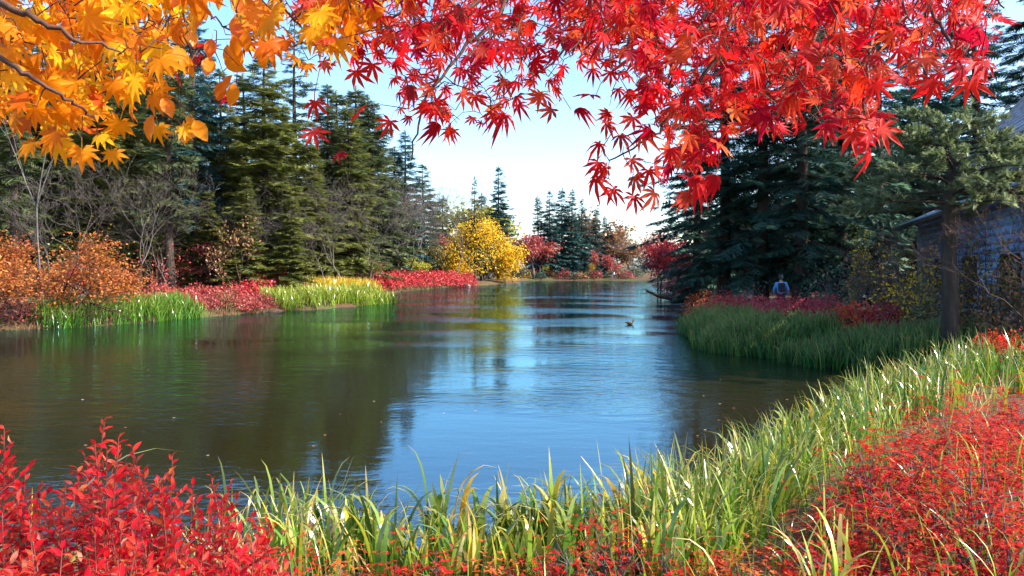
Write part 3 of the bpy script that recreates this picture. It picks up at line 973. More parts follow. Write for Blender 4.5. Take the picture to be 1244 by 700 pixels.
for i, (px, d, ty, lab) in enumerate((
        (553, 122, 205, 'thin leafless larch reaching into the white sky'), (538, 132, 245, 'leafless mauve tree behind the golden yellow tree'),
        (748, 186, 282, 'leafless brown tree on the far shore right of the fir stand'), (764, 182, 284, 'leafless brown tree on the far shore by the walkers'),
        (780, 176, 280, 'leafless brown tree at the right end of the far shore'), (641, 178, 278, 'leafless tree at the left end of the far shore'),
        (756, 200, 272, 'tall leafless tree behind the far shore thicket'))):
    put_bare(px, d, ty, i % 3, 'twig_grey', lab, 'leafless trees in the distance', 1.0 if i == 0 else 1.6)
for i, (px, d, ty, lab) in enumerate((
        (1222, 19, 210, 'bare twiggy tree leaning before the house at the right edge'), (1196, 24, 255, 'bare shrubby tree right of the flat topped fir'),
        (1248, 16.5, 190, 'bare dark stemmed tree on the right edge'), (1090, 26, 262, 'bare thicket tree left of the flat topped fir'), (1062, 27, 300, 'low bare twiggy tree behind the red azaleas'), (1138, 23, 248, 'bare twiggy tree rising close left of the flat topped fir'), (1178, 21, 236, 'bare twiggy tree rising close right of the flat topped fir'), (1212, 22, 200, 'bare twiggy tree screening the house balcony'))):
    put_bare(px, d, ty, i % 3, 'twig', lab, 'bare trees of the right bank', 1.1)

# birch and dark trunks at the far left
tb, tips = fit(*skeleton(55, 13, .55, depth=5, first=.95, kids=(2, 3), up=.5, r0=.16, minr=.010, wig=.05), 17)
x, d = xat(52, 41), 41
r = thing('birch_tree', 'pale grey birch trunk rising out of the rust orange maple', 'tree', (x, d, g1(x, d)))
obj('trunk', mk('trunk', tb.V, tb.F, M['bark_grey'], True), r)

# rust orange maples, left
tb, tips = fit(*skeleton(61, 4.2, 1.15, depth=5, first=.22, kids=(3, 4), up=.05, nstems=3, r0=.12, ratio=.78), 4.0)
x, d = xat(34, 34.5), 34.5
leafy('maple_tree', 'wide rust orange maple spreading over the left water edge', 'tree', (x, d, g1(x, d)), tb, tips, 15000, .17, .125, 'orange_far', 'twig', 1, 'low maples of the left bank', .45, zmin=.9,
      squash=np.array([1.1, 1.0, 1]))
tb, tips = fit(*skeleton(62, 3.2, 1.1, depth=5, first=.24, kids=(2, 4), up=.08, nstems=3, r0=.09, ratio=.76), 3.4)
x, d = xat(128, 36.5), 36.5
leafy('maple_tree', 'smaller orange maple at the right skirt of the wide rust orange one', 'tree', (x, d, g1(x, d)), tb, tips, 7000, .15, .125, 'orange_far', 'twig', 2, 'low maples of the left bank', .45, zmin=.8)
MP2 = (tb, tips)
for i, (px, d, ty, lf, lab, wide) in enumerate((
        (265, 52, 290, 'redbrown', 'dull red maple under the young firs', .9), (332, 54, 318, 'red_far', 'small crimson maple behind the red bush row', 1.3),
        (230, 52, 318, 'redbrown', 'low wine red maple beside the straight dark trunk', 1.4), (112, 39, 312, 'red_far', 'crimson shrubby maple inside the orange maples', 1.1),
        (432, 74, 312, 'redbrown', 'low wine red maple behind the lime yellow iris', 1.3), (285, 49, 258, 'brown_far', 'thin russet tree before the broad sunlit fir', .6))):
    tb, tips = fit(*skeleton(70 + i, 3.2, 1.05, depth=5, first=.26, kids=(2, 3), up=.12, nstems=2, r0=.07, ratio=.76), 3.4)
    x = xat(px, d); z = g1(x, d); s = (topz(ty, d) - z) / 3.6
    leafy('maple_tree', lab, 'tree', (x, d, z), tb, tips, [1300, 1800, 1300, 1800, 1500, 700][i], .22, .15, lf, 'twig', 80 + i, 'low maples of the left bank', .45, scale=(s * wide, s * wide, s))

# golden yellow tree over the water and its neighbours
tb, tips = fit(*skeleton(63, 9, 1.0, depth=5, first=.22, kids=(3, 4), up=.10, nstems=3, r0=.24, ratio=.78, minr=.03), 11.2)
x, d = xat(586, 130), 130
leafy('yellow_tree', 'golden yellow tree leaning over the pond beyond the red bush row', 'tree', (x, d, g1(x, d)), tb, tips, 16000, .95, .38, 'yellow_far', 'bark', 3, None, .35, squash=np.array([.80, .9, 1.03]))
for i, (px, d, ty, lf, lab, wide, n) in enumerate((
        (540, 138, 284, 'redbrown', 'muted wine red tree behind the far end of the red bush row', .9, 1500), (520, 124, 292, 'mixedgreen', 'olive tree behind the red bush row', .9, 1400), (505, 104, 312, 'yellowgreen', 'small yellowish bush tree above the red bush row', 1.0, 1100),
        (648, 175, 282, 'redbrown', 'wine red tree right of the golden yellow tree', .8, 1500), (634, 174, 284, 'redbrown', 'wine red tree top behind the golden yellow tree', .8, 1300),
        (656, 176, 292, 'pinkred', 'dusty red tree at the foot of the far fir stand', .9, 1800), 
        (728, 176, 305, 'pinkred', 'small salmon pink maple on the far shore', .8, 1200), (718, 178, 318, 'yellow_far', 'small yellow bush tree on the far shore', .6, 700),
        (661, 176, 320, 'yellowgreen', 'small lime bush tree under the far fir stand', .6, 700), (752, 178, 318, 'red_far', 'little red maple by the walkers on the far shore', .9, 700),
        (742, 195, 268, 'brown_far', 'golden brown tree behind the far shore', 1.0, 1800), (770, 190, 290, 'brown_far', 'russet tree behind the far right shore', 1.2, 2000),
        (596, 148, 242, 'yellowgreen', 'olive topped tree behind the golden yellow tree', 1.0, 2200), (694, 198, 250, 'brown_far', 'tawny larch behind the far fir stand', .7, 1500))):
    tb, tips = fit(*skeleton(100 + i, 6, .95, depth=4, first=.26, kids=(2, 4), up=.15, r0=.16, ratio=.78, minr=.03), 6)
    x = xat(px, d); z = g1(x, d); s = (topz(ty, d) - z) / 6.4
    leafy('maple_tree' if 'maple' in lab else 'deciduous_tree', lab, 'tree', (x, d, z), tb, tips, n, .55, .42, lf, 'bark_grey', 120 + i, 'autumn trees in the distance', .45, scale=(s * wide, s * wide, s))

g = np.random.default_rng(66)
for i in range(16):
    px = 628 + 9.6 * i
    d = 174 + g.uniform(0, 5)
    x = xat(px, d)
    put_far.append((px, x, d, g.uniform(1.0, 2.2), ['brown_far', 'mixedgreen', 'redbrown', 'darkfir'][i % 4]))
for i, (px, d, ty, lf, lab, wide) in enumerate(BACK_R):
    tb, tips = fit(*skeleton(150 + i, 6, .95, depth=4, first=.26, kids=(2, 4), up=.15, r0=.12, ratio=.78, minr=.02), 6)
    x = xat(px, d); z = g1(x, d); s = (topz(ty, d) - z) / 6.4
    leafy('deciduous_tree', lab, 'tree', (x, d, z), tb, tips, 1800, .4, .22, lf, 'bark_grey', 160 + i, 'autumn trees behind the dark firs', .45, scale=(s * wide, s * wide, s))
# red maple and wine red bush overhanging on the right shore
tb, tips = fit(*skeleton(140, 8, .95, depth=5, first=.24, kids=(2, 4), up=.1, nstems=2, r0=.2, ratio=.77, minr=.02), 7.6)
x, d = xat(802, 84), 84
leafy('maple_tree', 'scarlet maple at the left end of the dark right bank', 'tree', (x, d, g1(x, d)), tb, tips, 4200, .45, .34, 'red_far', 'bark', 141, None, .4, squash=np.array([.8, .8, 1]))
tb, tips = fit(*skeleton(142, 3, 1.1, depth=4, first=.25, kids=(3, 4), up=.05, nstems=3, r0=.06, ratio=.8), 2.7)
x, d = xat(822, 66), 66
leafy('maple_tree', 'low wine purple maple above the leaning trunk', 'tree', (x, d, g1(x, d)), tb, tips, 2600, .3, .22, 'redbrown', 'twig', 143, None, .4)

# leaning trunk over the water
x, d = xat(838, 61), 61
r = thing('leaning_trunk', 'dark fallen trunk reaching low over the water at the right bank', 'tree trunk', (x, d, .5))
tb = Tubes()
P0 = [(1.6, .3, .15), (.5, 0, -.02), (-1.2, -.2, -.22), (-2.6, -.3, .0), (-3.6, -.4, .35)]
tb.add(P0, [.42, .40, .33, .18, .05], 9)
obj('trunk', tb.mesh('trunk', M['bark']), r)
for k in range(9):
    t2 = Tubes()
    b = np.array(P0[2]) * (1 - k / 9) + np.array(P0[4]) * k / 9
    a = b + np.array([-random.uniform(.3, 1.1), random.uniform(-.4, .4), random.uniform(-.35, .7)])
    t2.add([b, (a + b) / 2 + np.array([0, 0, .12]), a], [.04, .025, .008], 4)
    obj('twig', t2.mesh('twig', M['bark']), r)

# wood behind: one mass
def far_wood(name, label, spots, leaf, seed):
    g = np.random.default_rng(seed)
    V, F, n = [], [], 0
    tbw = Tubes()
    for (x, y, h) in spots:
        z = g1(x, y)
        P, X, S = [], [], []
        Rr = h * g.uniform(.16, .24)
        tbw.add([(x, y, z), (x, y, z + h)], [h * .012, .02], 4, False)
        for i in range(150):
            t = g.random() ** .8
            a = g.uniform(0, 6.28)
            L = Rr * (1 - t) ** .8
            P.append((x + math.cos(a) * L * .45, y + math.sin(a) * L * .45, z + h * (.08 + .9 * t)))
            X.append((math.cos(a), math.sin(a), g.normal(-.15, .2)))
            S.append(max(.5, L * .9))
        v_, f_ = cloud(SPRAY_LOW, SPRAY_LOW_F, np.array(P), frames(np.array(X), np.array([0, 0, 1.]) + g.normal(0, .3, (len(P), 3))), np.array(S))
        V.append(v_); F.append(f_ + n); n += len(v_)
    o = obj(name, mk(name, np.concatenate(V), np.concatenate(F), M[leaf]), None, label=label, category='wood', kind='stuff')
g = np.random.default_rng(5)
far_wood('forest', 'dark wood of firs rising behind the trees of the left bank',
         [(g.uniform(-78, -30) if y < 80 else g.uniform(-75, -19), y, g.uniform(13, 17)) for y in g.uniform(62, 125, 95)], 'spruce', 8)
far_wood('forest', 'low bluish wood behind the far shore',
         [(g.uniform(-25, 62), y, g.uniform(8, 12)) for y in g.uniform(205, 260, 60)], 'bluefir', 9)
g = np.random.default_rng(15)
far_wood('forest', 'dark wood behind the firs of the right bank',
         [(g.uniform(13 + .16 * (y - 50), 60), y, g.uniform(11, 18)) for y in g.uniform(56, 120, 75)], 'darkfir', 10)

# ------------------------------------------------------------------ shrubs
def shrub_mesh(seed, rx, ry, h, n, size, T=(LEAF, LEAF_F), rough=.22, whorl=0):
    """mounded shrub: forked stems under an uneven shell of leaves"""
    g = np.random.default_rng(seed)
    ph = g.uniform(0, 6.28, 6)
    def R(a, e):
        return 1 + rough * (.5 * np.sin(3 * a + ph[0]) + .5 * np.sin(5 * a + ph[1] + 2 * e) + .6 * np.sin(9 * a + ph[2]) * np.cos(5 * e + ph[3]) + .4 * np.sin(15 * a + 7 * e + ph[4]))
    a = g.uniform(0, 6.28, n)
    e = np.arcsin(g.uniform(.02, 1, n))
    k = R(a, e) * g.uniform(.55, 1.0, n) ** .5
    d = np.stack([np.cos(e) * np.cos(a), np.cos(e) * np.sin(a), np.sin(e)], 1)
    P = d * k[:, None] * np.array([rx, ry, h])
    X = unit(d * .5 + rand_dirs(n, g) * .8 + np.array([0, 0, .25]))
    if whorl:
        P = np.repeat(P, whorl, 0)
        ax = np.repeat(unit(d * .6 + np.array([0, 0, .7])), whorl, 0)
        rr = rand_dirs(len(P), g)
        rr = unit(rr - ax * (rr * ax).sum(1, keepdims=True))
        X = rr + ax * .35
        Z = ax
    else:
        Z = d + np.array([0, 0, .5]) + g.normal(0, .5, (n, 3))
    V, F = cloud(T[0], T[1], P, frames(X, Z), g.uniform(.6, 1.25, len(P)) * size)
    tb = Tubes()
    for i in range(22):
        a1 = g.uniform(0, 6.28); e1 = math.asin(g.uniform(.15, 1))
        q = np.array([math.cos(e1) * math.cos(a1) * rx, math.cos(e1) * math.sin(a1) * ry, math.sin(e1) * h]) * float(R(a1, e1)) * g.uniform(.55, .95)
        b = np.array([q[0] * .12, q[1] * .12, -.05])
        m1 = b * .5 + q * .5 + np.array([0, 0, .12 * h])
        w = .012 * h + .003
        tb.add([b, m1, q], [w, w * .6, w * .2], 4, False)
        for k2 in range(3):
            q2 = m1 * .5 + q * .5
            o2 = q2 + unit(g.normal(0, 1, 3) + np.array([0, 0, .4])) * h * .3
            tb.add([q2, o2], [w * .4, w * .15], 3, False)
    return tb, V, F

def put_shrub(label, x, y, rx, ry, h, n, size, leaf, stem, seed, group, cat='shrub', name='shrub', z=None, **kw):
    tb, V, F = shrub_mesh(seed, rx, ry, h, n, size, **kw)
    zz = g1(x, y) if z is None else z
    V = V.copy()
    r = thing(name, label, cat, (x, y, zz), 0, group)
    obj('stem', tb.mesh('stem', M[stem]), r)
    f = obj('foliage', mk('foliage', V, F, M[leaf]), r)
    f['kind'] = 'stuff'
    return r

# red bush row of the left bank and the vivid hedge beyond
G1 = 'dusty red bushes along the left bank'
for i, (px, d, h, lf) in enumerate(((195, 45, .9, 'pinkred'), (216, 44, .8, 'pinkred'), (238, 45.5, 1.0, 'pinkred'), (258, 46, .95, 'pinkred'), (279, 47, 1.1, 'pinkred'),
                                    (300, 48.5, 1.2, 'red_far'), (318, 50, 1.3, 'red_far'), (338, 52.5, 1.2, 'red_far'), (358, 55, 1.1, 'pinkred'), (378, 57, 1.1, 'pinkred'), (398, 60, 1.2, 'pinkred'), (418, 63, 1.1, 'pinkred'))):
    put_shrub('%s bush of the left bank, number %s counting from the orange maple' % ('crimson' if lf == 'red_far' else 'dusty red', ('one two three four five six seven eight nine ten eleven twelve'.split())[i]),
              xat(px, d), d, 1.0, 1.0, h, 800, .16, lf, 'twig', 200 + i, G1, T=(DIA, DIA_F))
for i, (px, d, h) in enumerate(((20, 33.5, .8), (62, 34.5, .7), (150, 38.5, .9), (175, 41, .8))):
    put_shrub(['dull wine red shrub under the left side of the wide rust orange maple', 'dull wine red shrub under the right side of the wide rust orange maple', 'dull wine red shrub under the smaller orange maple', 'dull wine red shrub behind the green iris patch'][i],
              xat(px, d), d, 1.3, 1.0, h, 700, .14, 'redbrown', 'twig', 220 + i, G1, T=(DIA, DIA_F))
g = np.random.default_rng(31)
for i in range(22):
    px = 60 + 17 * i + g.uniform(-6, 6)
    d = np.interp(px, [60, 200, 330, 460], [44, 50, 58, 74]) + g.uniform(0, 6)
    put_shrub(('olive understorey bush between the trunks of the left wood', 'russet understorey bush between the trunks of the left wood', 'olive understorey bush between the trunks of the left wood',
               'dull pink understorey bush between the trunks of the left wood', 'yellowish understorey bush between the trunks of the left wood')[i % 5], xat(px, d), d, g.uniform(1.2, 2.0), 1.4, g.uniform(1.4, 3.4), 620, .17,
              ('mixedgreen', 'brown_far', 'mixedgreen', 'pinkred', 'yellowgreen')[i % 5], 'twig_grey', 370 + i, 'understorey bushes of the left wood', T=(DIA, DIA_F), rough=.5)
G2 = 'clipped vivid red bushes by the far left water edge'
for i in range(13):
    t = i / 12
    px = 458 + 112 * t
    d = 82 + 34 * t
    x = xat(px, d) - .2
    put_shrub('vivid red clipped bush, %s from the lime yellow iris' % 'first second third fourth fifth sixth seventh eighth ninth tenth eleventh twelfth thirteenth'.split()[i],
              x, d, 1.25 + .25 * t, 1.6, 1.75 + .35 * t + random.uniform(-.15, .15), 900, .24, 'red_far', 'twig', 230 + i, G2, T=(DIA, DIA_F), rough=.12)
for i, (px, d) in enumerate(((236, 42.2), (252, 43.0), (268, 43.8), (284, 44.4), (300, 45.4), (316, 46.4), (331, 48.6), (230, 43.5))):
    put_shrub('low dull red bush at the waterside between the two iris patches, %s along' % 'first second third fourth fifth sixth seventh eighth'.split()[i],
              xat(px, d), d, .95, .8, .62 + .1 * (i % 3), 700, .13, ('pinkred', 'redbrown', 'brown_far', 'pinkred')[i % 4], 'twig', 320 + i, G1, T=(DIA, DIA_F), rough=.35)
for i, (px, x, d, h, lf) in enumerate(put_far):
    put_shrub('%s shrub on the far shore, %s from its left end' % ({'brown_far': 'russet', 'mixedgreen': 'olive', 'redbrown': 'wine red', 'darkfir': 'dark green'}[lf],
              'first second third fourth fifth sixth seventh eighth ninth tenth eleventh twelfth thirteenth fourteenth fifteenth sixteenth'.split()[i]),
              x, d, 1.6, 1.2, h, 260, .36, lf, 'twig', 340 + i, 'low shrubs along the far shore', T=(DIA, DIA_F), rough=.3)
# shaded azaleas of the right bank
G3 = 'shaded azaleas behind the long iris bed'
for i, (px, d, h, rx, lf) in enumerate(((862, 36, 1.2, 1.3, 'azalea_orange'), (880, 31, 1.15, 1.0, 'azalea_shade'), (906, 30, 1.1, 1.0, 'azalea_shade'), (932, 28.5, 1.05, 1.0, 'azalea_shade'), (958, 27.5, 1.0, 1.0, 'azalea_shade'),
                                        (985, 26.5, .95, .9, 'azalea_shade'), (1012, 25.5, .9, .9, 'azalea_shade'), (1040, 25, .8, .8, 'azalea_orange'), (1072, 24.5, .8, .8, 'azalea_shade'), (1215, 17, .7, .7, 'azalea_red'))):
    put_shrub(['rusty orange azalea at the water end of the shaded row', 'wine red azalea next to the rusty orange one', 'wine red azalea third from the water end of the shaded row', 'wine red azalea just left of the person in blue',
               'wine red azalea right in front of the person in blue', 'wine red azalea just right of the person in blue', 'wine red azalea left of the rusty low azalea', 'rusty low azalea near the crouching figure',
               'wine red azalea at the inland end of the shaded row', 'small red azalea at the right edge under the bare trees'][i],
              xat(px, d), d, rx, rx, h, 1500, .085, lf, 'twig', 250 + i, G3, T=(DIA, DIA_F))
G4 = 'undergrowth shrubs of the right bank'
for i, (px, d, h, rx, lf, lab) in enumerate(((1112, 24.5, 2.0, 1.0, 'yellow_far', 'yellow leaved shrub left of the flat topped fir'), (1198, 23, 2.6, 1.1, 'yellow_far', 'yellow leaved shrub right of the flat topped fir'),
                                             (1060, 30, 1.9, 1.3, 'mixedgreen', 'olive shrub behind the crouching figure'), (1012, 33, 2.0, 1.3, 'darkfir', 'dark shrub between the firs and azaleas'),
                                             (1140, 21, 1.1, .9, 'mixedgreen', 'olive shrub at the foot of the flat topped fir'), (1225, 18.5, 1.4, .9, 'brown_far', 'russet shrub under the leaning twiggy tree'),
                                             (1045, 34, 3.4, .5, 'yellow_far', 'little yellow leaved sapling in front of the dark firs'), (905, 36, 1.3, 1.2, 'darkfir', 'dark evergreen shrub left of the person in blue'),
                                             (1180, 19.0, .8, .8, 'mixedgreen', 'low olive shrub behind the sunny end of the iris'),
                                             (1168, 22.5, 2.6, 1.0, 'brown_far', 'tall russet shrub against the house wall'), (1236, 19.5, 1.9, .9, 'mixedgreen', 'tall olive shrub against the house wall at the right edge'), (1128, 26, 1.9, 1.1, 'mixedgreen', 'tall olive shrub at the far corner of the house'), (1085, 28, 2.4, 1.2, 'brown_far', 'russet shrub left of the house corner'))):
    put_shrub(lab, xat(px, d), d, rx, rx, h, (700 if h > 3 else 900) if lf == 'yellow_far' else 1300, .11, lf, 'twig_grey', 280 + i, G4, T=(DIA, DIA_F), rough=.45)

# ------------------------------------------------------------------ iris and reeds
def blades(P, H, az, lean, bend, width, power, k=7, g=rng):
    """arching sword leaves from P; returns V, F, along"""
    n = len(P)
    t = np.linspace(0, 1, k + 1)
    th = lean[:, None] + bend[:, None] * t[None] ** power[:, None]
    ds = H[:, None] / k
    r = np.concatenate([np.zeros((n, 1)), np.cumsum(np.sin(th[:, :-1]) * ds, 1)], 1)
    z = np.concatenate([np.zeros((n, 1)), np.cumsum(np.cos(th[:, :-1]) * ds, 1)], 1)
    tw = g.uniform(-.9, .9, n)
    ca, sa = np.cos(az)[:, None], np.sin(az)[:, None]
    C = np.stack([P[:, :1] + ca * r, P[:, 1:2] + sa * r, P[:, 2:3] + z], -1)
    wa = az + math.pi / 2 + tw
    wv = np.stack([np.cos(wa), np.sin(wa), np.zeros(n)], 1)
    prof = np.interp(t, [0, .12, .5, .8, 1], [.65, .9, 1, .62, .03])
    w = width[:, None] * prof[None] / 2
    L = C + wv[:, None, :] * w[:, :, None]
    Rr = C - wv[:, None, :] * w[:, :, None]
    V = np.stack([L, Rr], 2).reshape(n, -1, 3)
    m = 2 * (k + 1)
    f = []
    for i in range(k):
        f.append((2 * i, 2 * i + 1, 2 * i + 3, 2 * i + 2))
    F = np.array(f)[None] + (np.arange(n) * m)[:, None, None]
    al = np.repeat(t, 2)[None].repeat(n, 0)
    return V.reshape(-1, 3), F.reshape(-1, 4), al.ravel()

def bed(name, label, P, hr, wr, mat, seed, lean=.22, fold=.45, k=6, cat='iris bed'):
    g = np.random.default_rng(seed)
    n = len(P)
    fo = g.random(n) < fold
    bend = np.where(fo, g.uniform(1.7, 2.9, n), g.uniform(.1, .7, n))
    V, F, al = blades(P, g.uniform(*hr, n), g.uniform(0, 6.28, n), np.abs(g.normal(0, lean, n)), bend, g.uniform(*wr, n),
                      np.where(fo, g.uniform(2.2, 4.5, n), g.uniform(1, 2, n)), k, g)
    return obj(name, mk(name, V, F, M[mat], True, al), None, label=label, category=cat, kind='stuff')

def along_points(poly, n, spread, seed, clump=.25, zmin=-.12, bias=0.0):
    """points near a line on the ground, gathered in tufts"""
    g = np.random.default_rng(seed)
    Q = np.array(poly, float)
    seg = np.r_[0, np.cumsum(np.linalg.norm(np.diff(Q, axis=0), axis=1))]
    nc = max(6, n // 14)
    s = g.uniform(0, seg[-1], nc)
    cx, cyy = np.interp(s, seg, Q[:, 0]), np.interp(s, seg, Q[:, 1])
    j = np.searchsorted(seg, s).clip(1, len(Q) - 1)
    tx = (Q[j] - Q[j - 1]); tx = tx / np.linalg.norm(tx, axis=1, keepdims=True)
    off = g.uniform(-1, 1, nc) * spread + bias
    cx, cyy = cx - tx[:, 1] * off, cyy + tx[:, 0] * off
    i = g.integers(0, nc, n)
    x = cx[i] + g.normal(0, clump * .4, n)
    y = cyy[i] + g.normal(0, clump * .4, n)
    z = np.maximum(gz(x, y), zmin)
    return np.stack([x, y, z], 1)

# left bank: green patch, lime and yellow patch
def patch(px0, px1, d0, d1, n, depth, seed):
    return along_points([(xat(px0, d0), d0), (xat(px1, d1), d1)], n, depth, seed, .5)
bed('iris_bed', 'fresh green iris patch at the left water edge beside the orange maples', patch(56, 232, 33.4, 41.0, 4600, .9, 301), (.75, 1.25), (.03, .05), 'iris_green', 1, .35, .6)
bed('iris_bed', 'lime green iris patch on the left bank in front of the red bushes', patch(328, 468, 47.5, 58.5, 4200, 1.3, 303), (.8, 1.35), (.04, .065), 'iris_lime', 2, .35, .6)
bed('iris_bed', 'golden yellow iris at the back of the lime green patch', patch(382, 452, 55.5, 61, 2200, .9, 305), (1.1, 1.65), (.04, .06), 'iris_yellow', 3, .3, .5)
bed('sedge', 'low dull sedge fringing the left water edge', along_points([(-21, 32.4), (-18.9, 35.2), (-16.8, 41.2), (-15, 46.6), (-12, 50.6), (-9.6, 58.6), (-11, 66), (-14, 80.5), (-10.5, 101), (-6.1, 121)], 5200, .7, 319, .5, bias=.3), (.3, .65), (.03, .05), 'sedge', 10, .5, .6, 5, 'sedge')
# right bank, shaded bed in two sweeps
bed('iris_bed', 'long shaded deep green iris bed along the right water edge', along_points([(8.0, 32), (7.2, 26.0), (7.6, 24.2), (8.8, 22.4)], 4800, 1.0, 307, .4, bias=.25), (.6, 1.0), (.022, .036), 'iris_shade', 4, .22, .5)
bed('iris_bed', 'shaded iris tuft at the muddy bend of the right water edge', along_points([(6.5, 25.0), (6.9, 23.6), (8.0, 22.2)], 1500, .55, 308, .35), (.5, .9), (.02, .034), 'iris_shade', 45, .22, .5)
bed('iris_bed', 'second shaded iris sweep in front of the flat topped fir', along_points([(8.6, 21.6), (9.4, 20.0), (10.6, 19.0), (12.0, 19.0)], 4600, 1.3, 309, .4, bias=.1), (.55, .95), (.02, .034), 'iris_shade', 5, .22, .5)
# sunny near bed on the right
def band(n, seed, lo=0.0, hi=1.0, clump=.12):
    """tufts on the strip of bank between the near right shoreline and the red azaleas"""
    g = np.random.default_rng(seed)
    A = np.array([(.9, 6.5), (1.8, 7.0), (3.35, 9.3), (5.0, 11.7), (7.3, 15.0), (9.0, 16.2), (12.5, 16.6)])
    B = np.array([(1.0, 4.6), (1.35, 5.2), (2.0, 6.3), (2.95, 7.8), (5.0, 9.6), (7.2, 11.0), (10.5, 13.4)])
    nc = n // 9
    t = g.uniform(0, 6, nc); q = g.uniform(lo, hi, nc)[:, None]
    f = lambda L: np.stack([np.interp(t, range(7), L[:, 0]), np.interp(t, range(7), L[:, 1])], 1)
    c = f(A) * (1 - q) + f(B) * q
    i = g.integers(0, nc, n)
    p = c[i] + g.normal(0, clump, (n, 2))
    return np.stack([p[:, 0], p[:, 1], np.maximum(gz(p[:, 0], p[:, 1]), -.1)], 1)
bed('iris_bed', 'sunny iris bed lining the near right shore with white glinting leaves', band(2200, 311, 0, .8), (.42, 1.04), (.014, .034), 'iris', 6, .22, .62, 7)
bed('iris_bed', 'yellowing iris leaves scattered through the sunny near right bed', band(1100, 313, .1, 1), (.38, .8), (.016, .03), 'iris_lime', 7, .28, .55, 7)
bed('dry_reeds', 'straw coloured dead blades through the sunny near right bed', band(700, 314, 0, 1), (.35, .85), (.008, .02), 'dry', 71, .5, .6, 7, 'dry reeds')
bed('iris_bed', 'thin iris growth at the near water edge behind the tall clumps', along_points([(-2.4, 6.2), (-.6, 6.1), (.9, 6.4)], 300, .40, 315, .3, bias=-.25), (.55, .95), (.022, .034), 'iris', 8, .22, .65, 8)
bed('dry_reeds', 'straw coloured dead blades among the near shore clumps', along_points([(-2.4, 5.9), (-.6, 5.9), (1.2, 6.2)], 200, .6, 317, .4, bias=-.3), (.35, .8), (.008, .016), 'dry', 9, .5, .6, 7, 'dry reeds')

def iris_clump(label, px, d, tops, mat, group, width=.026, z=None, seed=0, folds=.66):
    """a clump whose every blade is a part; tops = tip heights above the water line in pixels of the view"""
    g = np.random.default_rng(seed)
    x = xat(px, d)
    z0 = max(g1(x, d), -.05) if z is None else z
    r = thing('iris_clump', label, 'iris clump', (x, d, z0), 0, group)
    for i, ty in enumerate(tops):
        h = max(.25, topz(ty, d) - z0)
        fo = g.random() < folds and i > 0
        bend = g.uniform(1.8, 2.9) if fo else g.uniform(.05, .5)
        ln = abs(g.normal(0, .13))
        L = h * (1.32 if fo else 1.04) / math.cos(min(ln, .6))
        P = np.array([[g.normal(0, .05), g.normal(0, .05), 0]])
        V, F, al = blades(P, np.array([L]), np.array([g.uniform(0, 6.28)]), np.array([ln]), np.array([bend]), np.array([width * g.uniform(.8, 1.25)]),
                          np.array([g.uniform(2.6, 4.6) if fo else 1.5]), 9, g)
        m2 = mat if g.random() > .14 else ('iris_yellow' if g.random() < .6 else 'dry')
        obj('leaf', mk('leaf', V, F, M[m2], True, al), r)
    return r

GC = 'iris clumps along the near shore'
named = [
    (528, 6.1, [558, 572, 588, 590, 600, 612, 625, 640, 600, 615, 630], 'iris', 'tallest iris clump with upright spear tips near the middle of the near shore'),
    (552, 6.0, [585, 575, 600, 618, 630, 640, 610, 622], 'iris', 'iris clump leaning right beside the tallest one'),
    (445, 5.9, [600, 606, 615, 625, 640, 650, 630], 'iris', 'iris clump with stout brown tipped spear, left of the tallest one'),
    (418, 5.8, [612, 622, 630, 636, 650], 'iris', 'pale thin iris clump next to the red shrub'),
    (355, 5.9, [620, 628, 640, 650, 622], 'iris', 'pale iris clump at the right skirt of the red shrub'),
    (582, 6.0, [592, 600, 615, 630, 645, 608], 'iris', 'slim iris clump with hooked leaf tips right of the middle'),
    (648, 6.1, [592, 586, 600, 612, 630, 640, 622], 'iris', 'iris clump with broad dark leaf and rounded hook'),
    (682, 6.0, [556, 572, 590, 604, 620, 640, 611, 598], 'iris', 'tall iris clump with one white curled tip over the water'),
    (698, 6.2, [575, 580, 596, 610, 628], 'iris', 'upright twin bladed iris clump right of the white curled tip'),
    (748, 6.3, [582, 586, 600, 604, 615, 590, 628, 640], 'iris_yellow', 'yellow brown withering iris clump on the near shore'),
    (735, 6.4, [592, 604, 612, 622, 600], 'iris', 'green iris clump tight beside the yellow brown one'),
    (795, 6.4, [552, 560, 575, 590, 604, 618], 'iris_yellow', 'thin yellow iris clump with crooked tips at the bend of the shore'),
    (830, 6.4, [600, 580, 590, 612, 622], 'iris', 'iris clump right of the crooked yellow tips'),
    (965, 8.6, [492, 512, 520, 530, 545, 528], 'iris_lime', 'tall upright lime iris clump standing over the near right bed'),
    (998, 9.6, [482, 496, 505, 520, 515, 530], 'iris_lime', 'highest lime iris clump of the near right bed'),
    (1032, 4.2, [638, 650, 642, 660], 'iris_lime', 'short stiff iris leaves pushing through the red azaleas'),
    (1008, 4.0, [662, 640, 655], 'iris_lime', 'folded lime iris leaf among the red azaleas'),
    (1168, 5.2, [602, 615, 622], 'iris', 'single arching iris in the red azaleas at right'),
    (1240, 12.5, [438, 450, 460, 446, 470, 455], 'iris_lime', 'bright iris clump at the right edge of the view')]
for i, (px, d, tops, mt, lab) in enumerate(named):
    iris_clump(lab, px, d, tops + [t + 14 + 9 * (j % 3) for j, t in enumerate(tops)], mt, GC, .026 if d < 5.5 else .054, seed=400 + i)
g = np.random.default_rng(44)
for i in range(60):                                   # the rest of the near row, alike
    px = 340 + 540 * (i + g.uniform(0, 1)) / 60
    d = 4.7 + 1.4 * g.random()
    top = 606 + g.uniform(0, 36)
    iris_clump('low green iris clump in the row of arching leaves along the near shore', px, d,
               list(top + g.uniform(0, 50, int(g.integers(6, 9)))), 'iris' if g.random() < .8 else 'iris_lime', 'low iris clumps of the near shore row', .038, seed=450 + i, folds=.6)

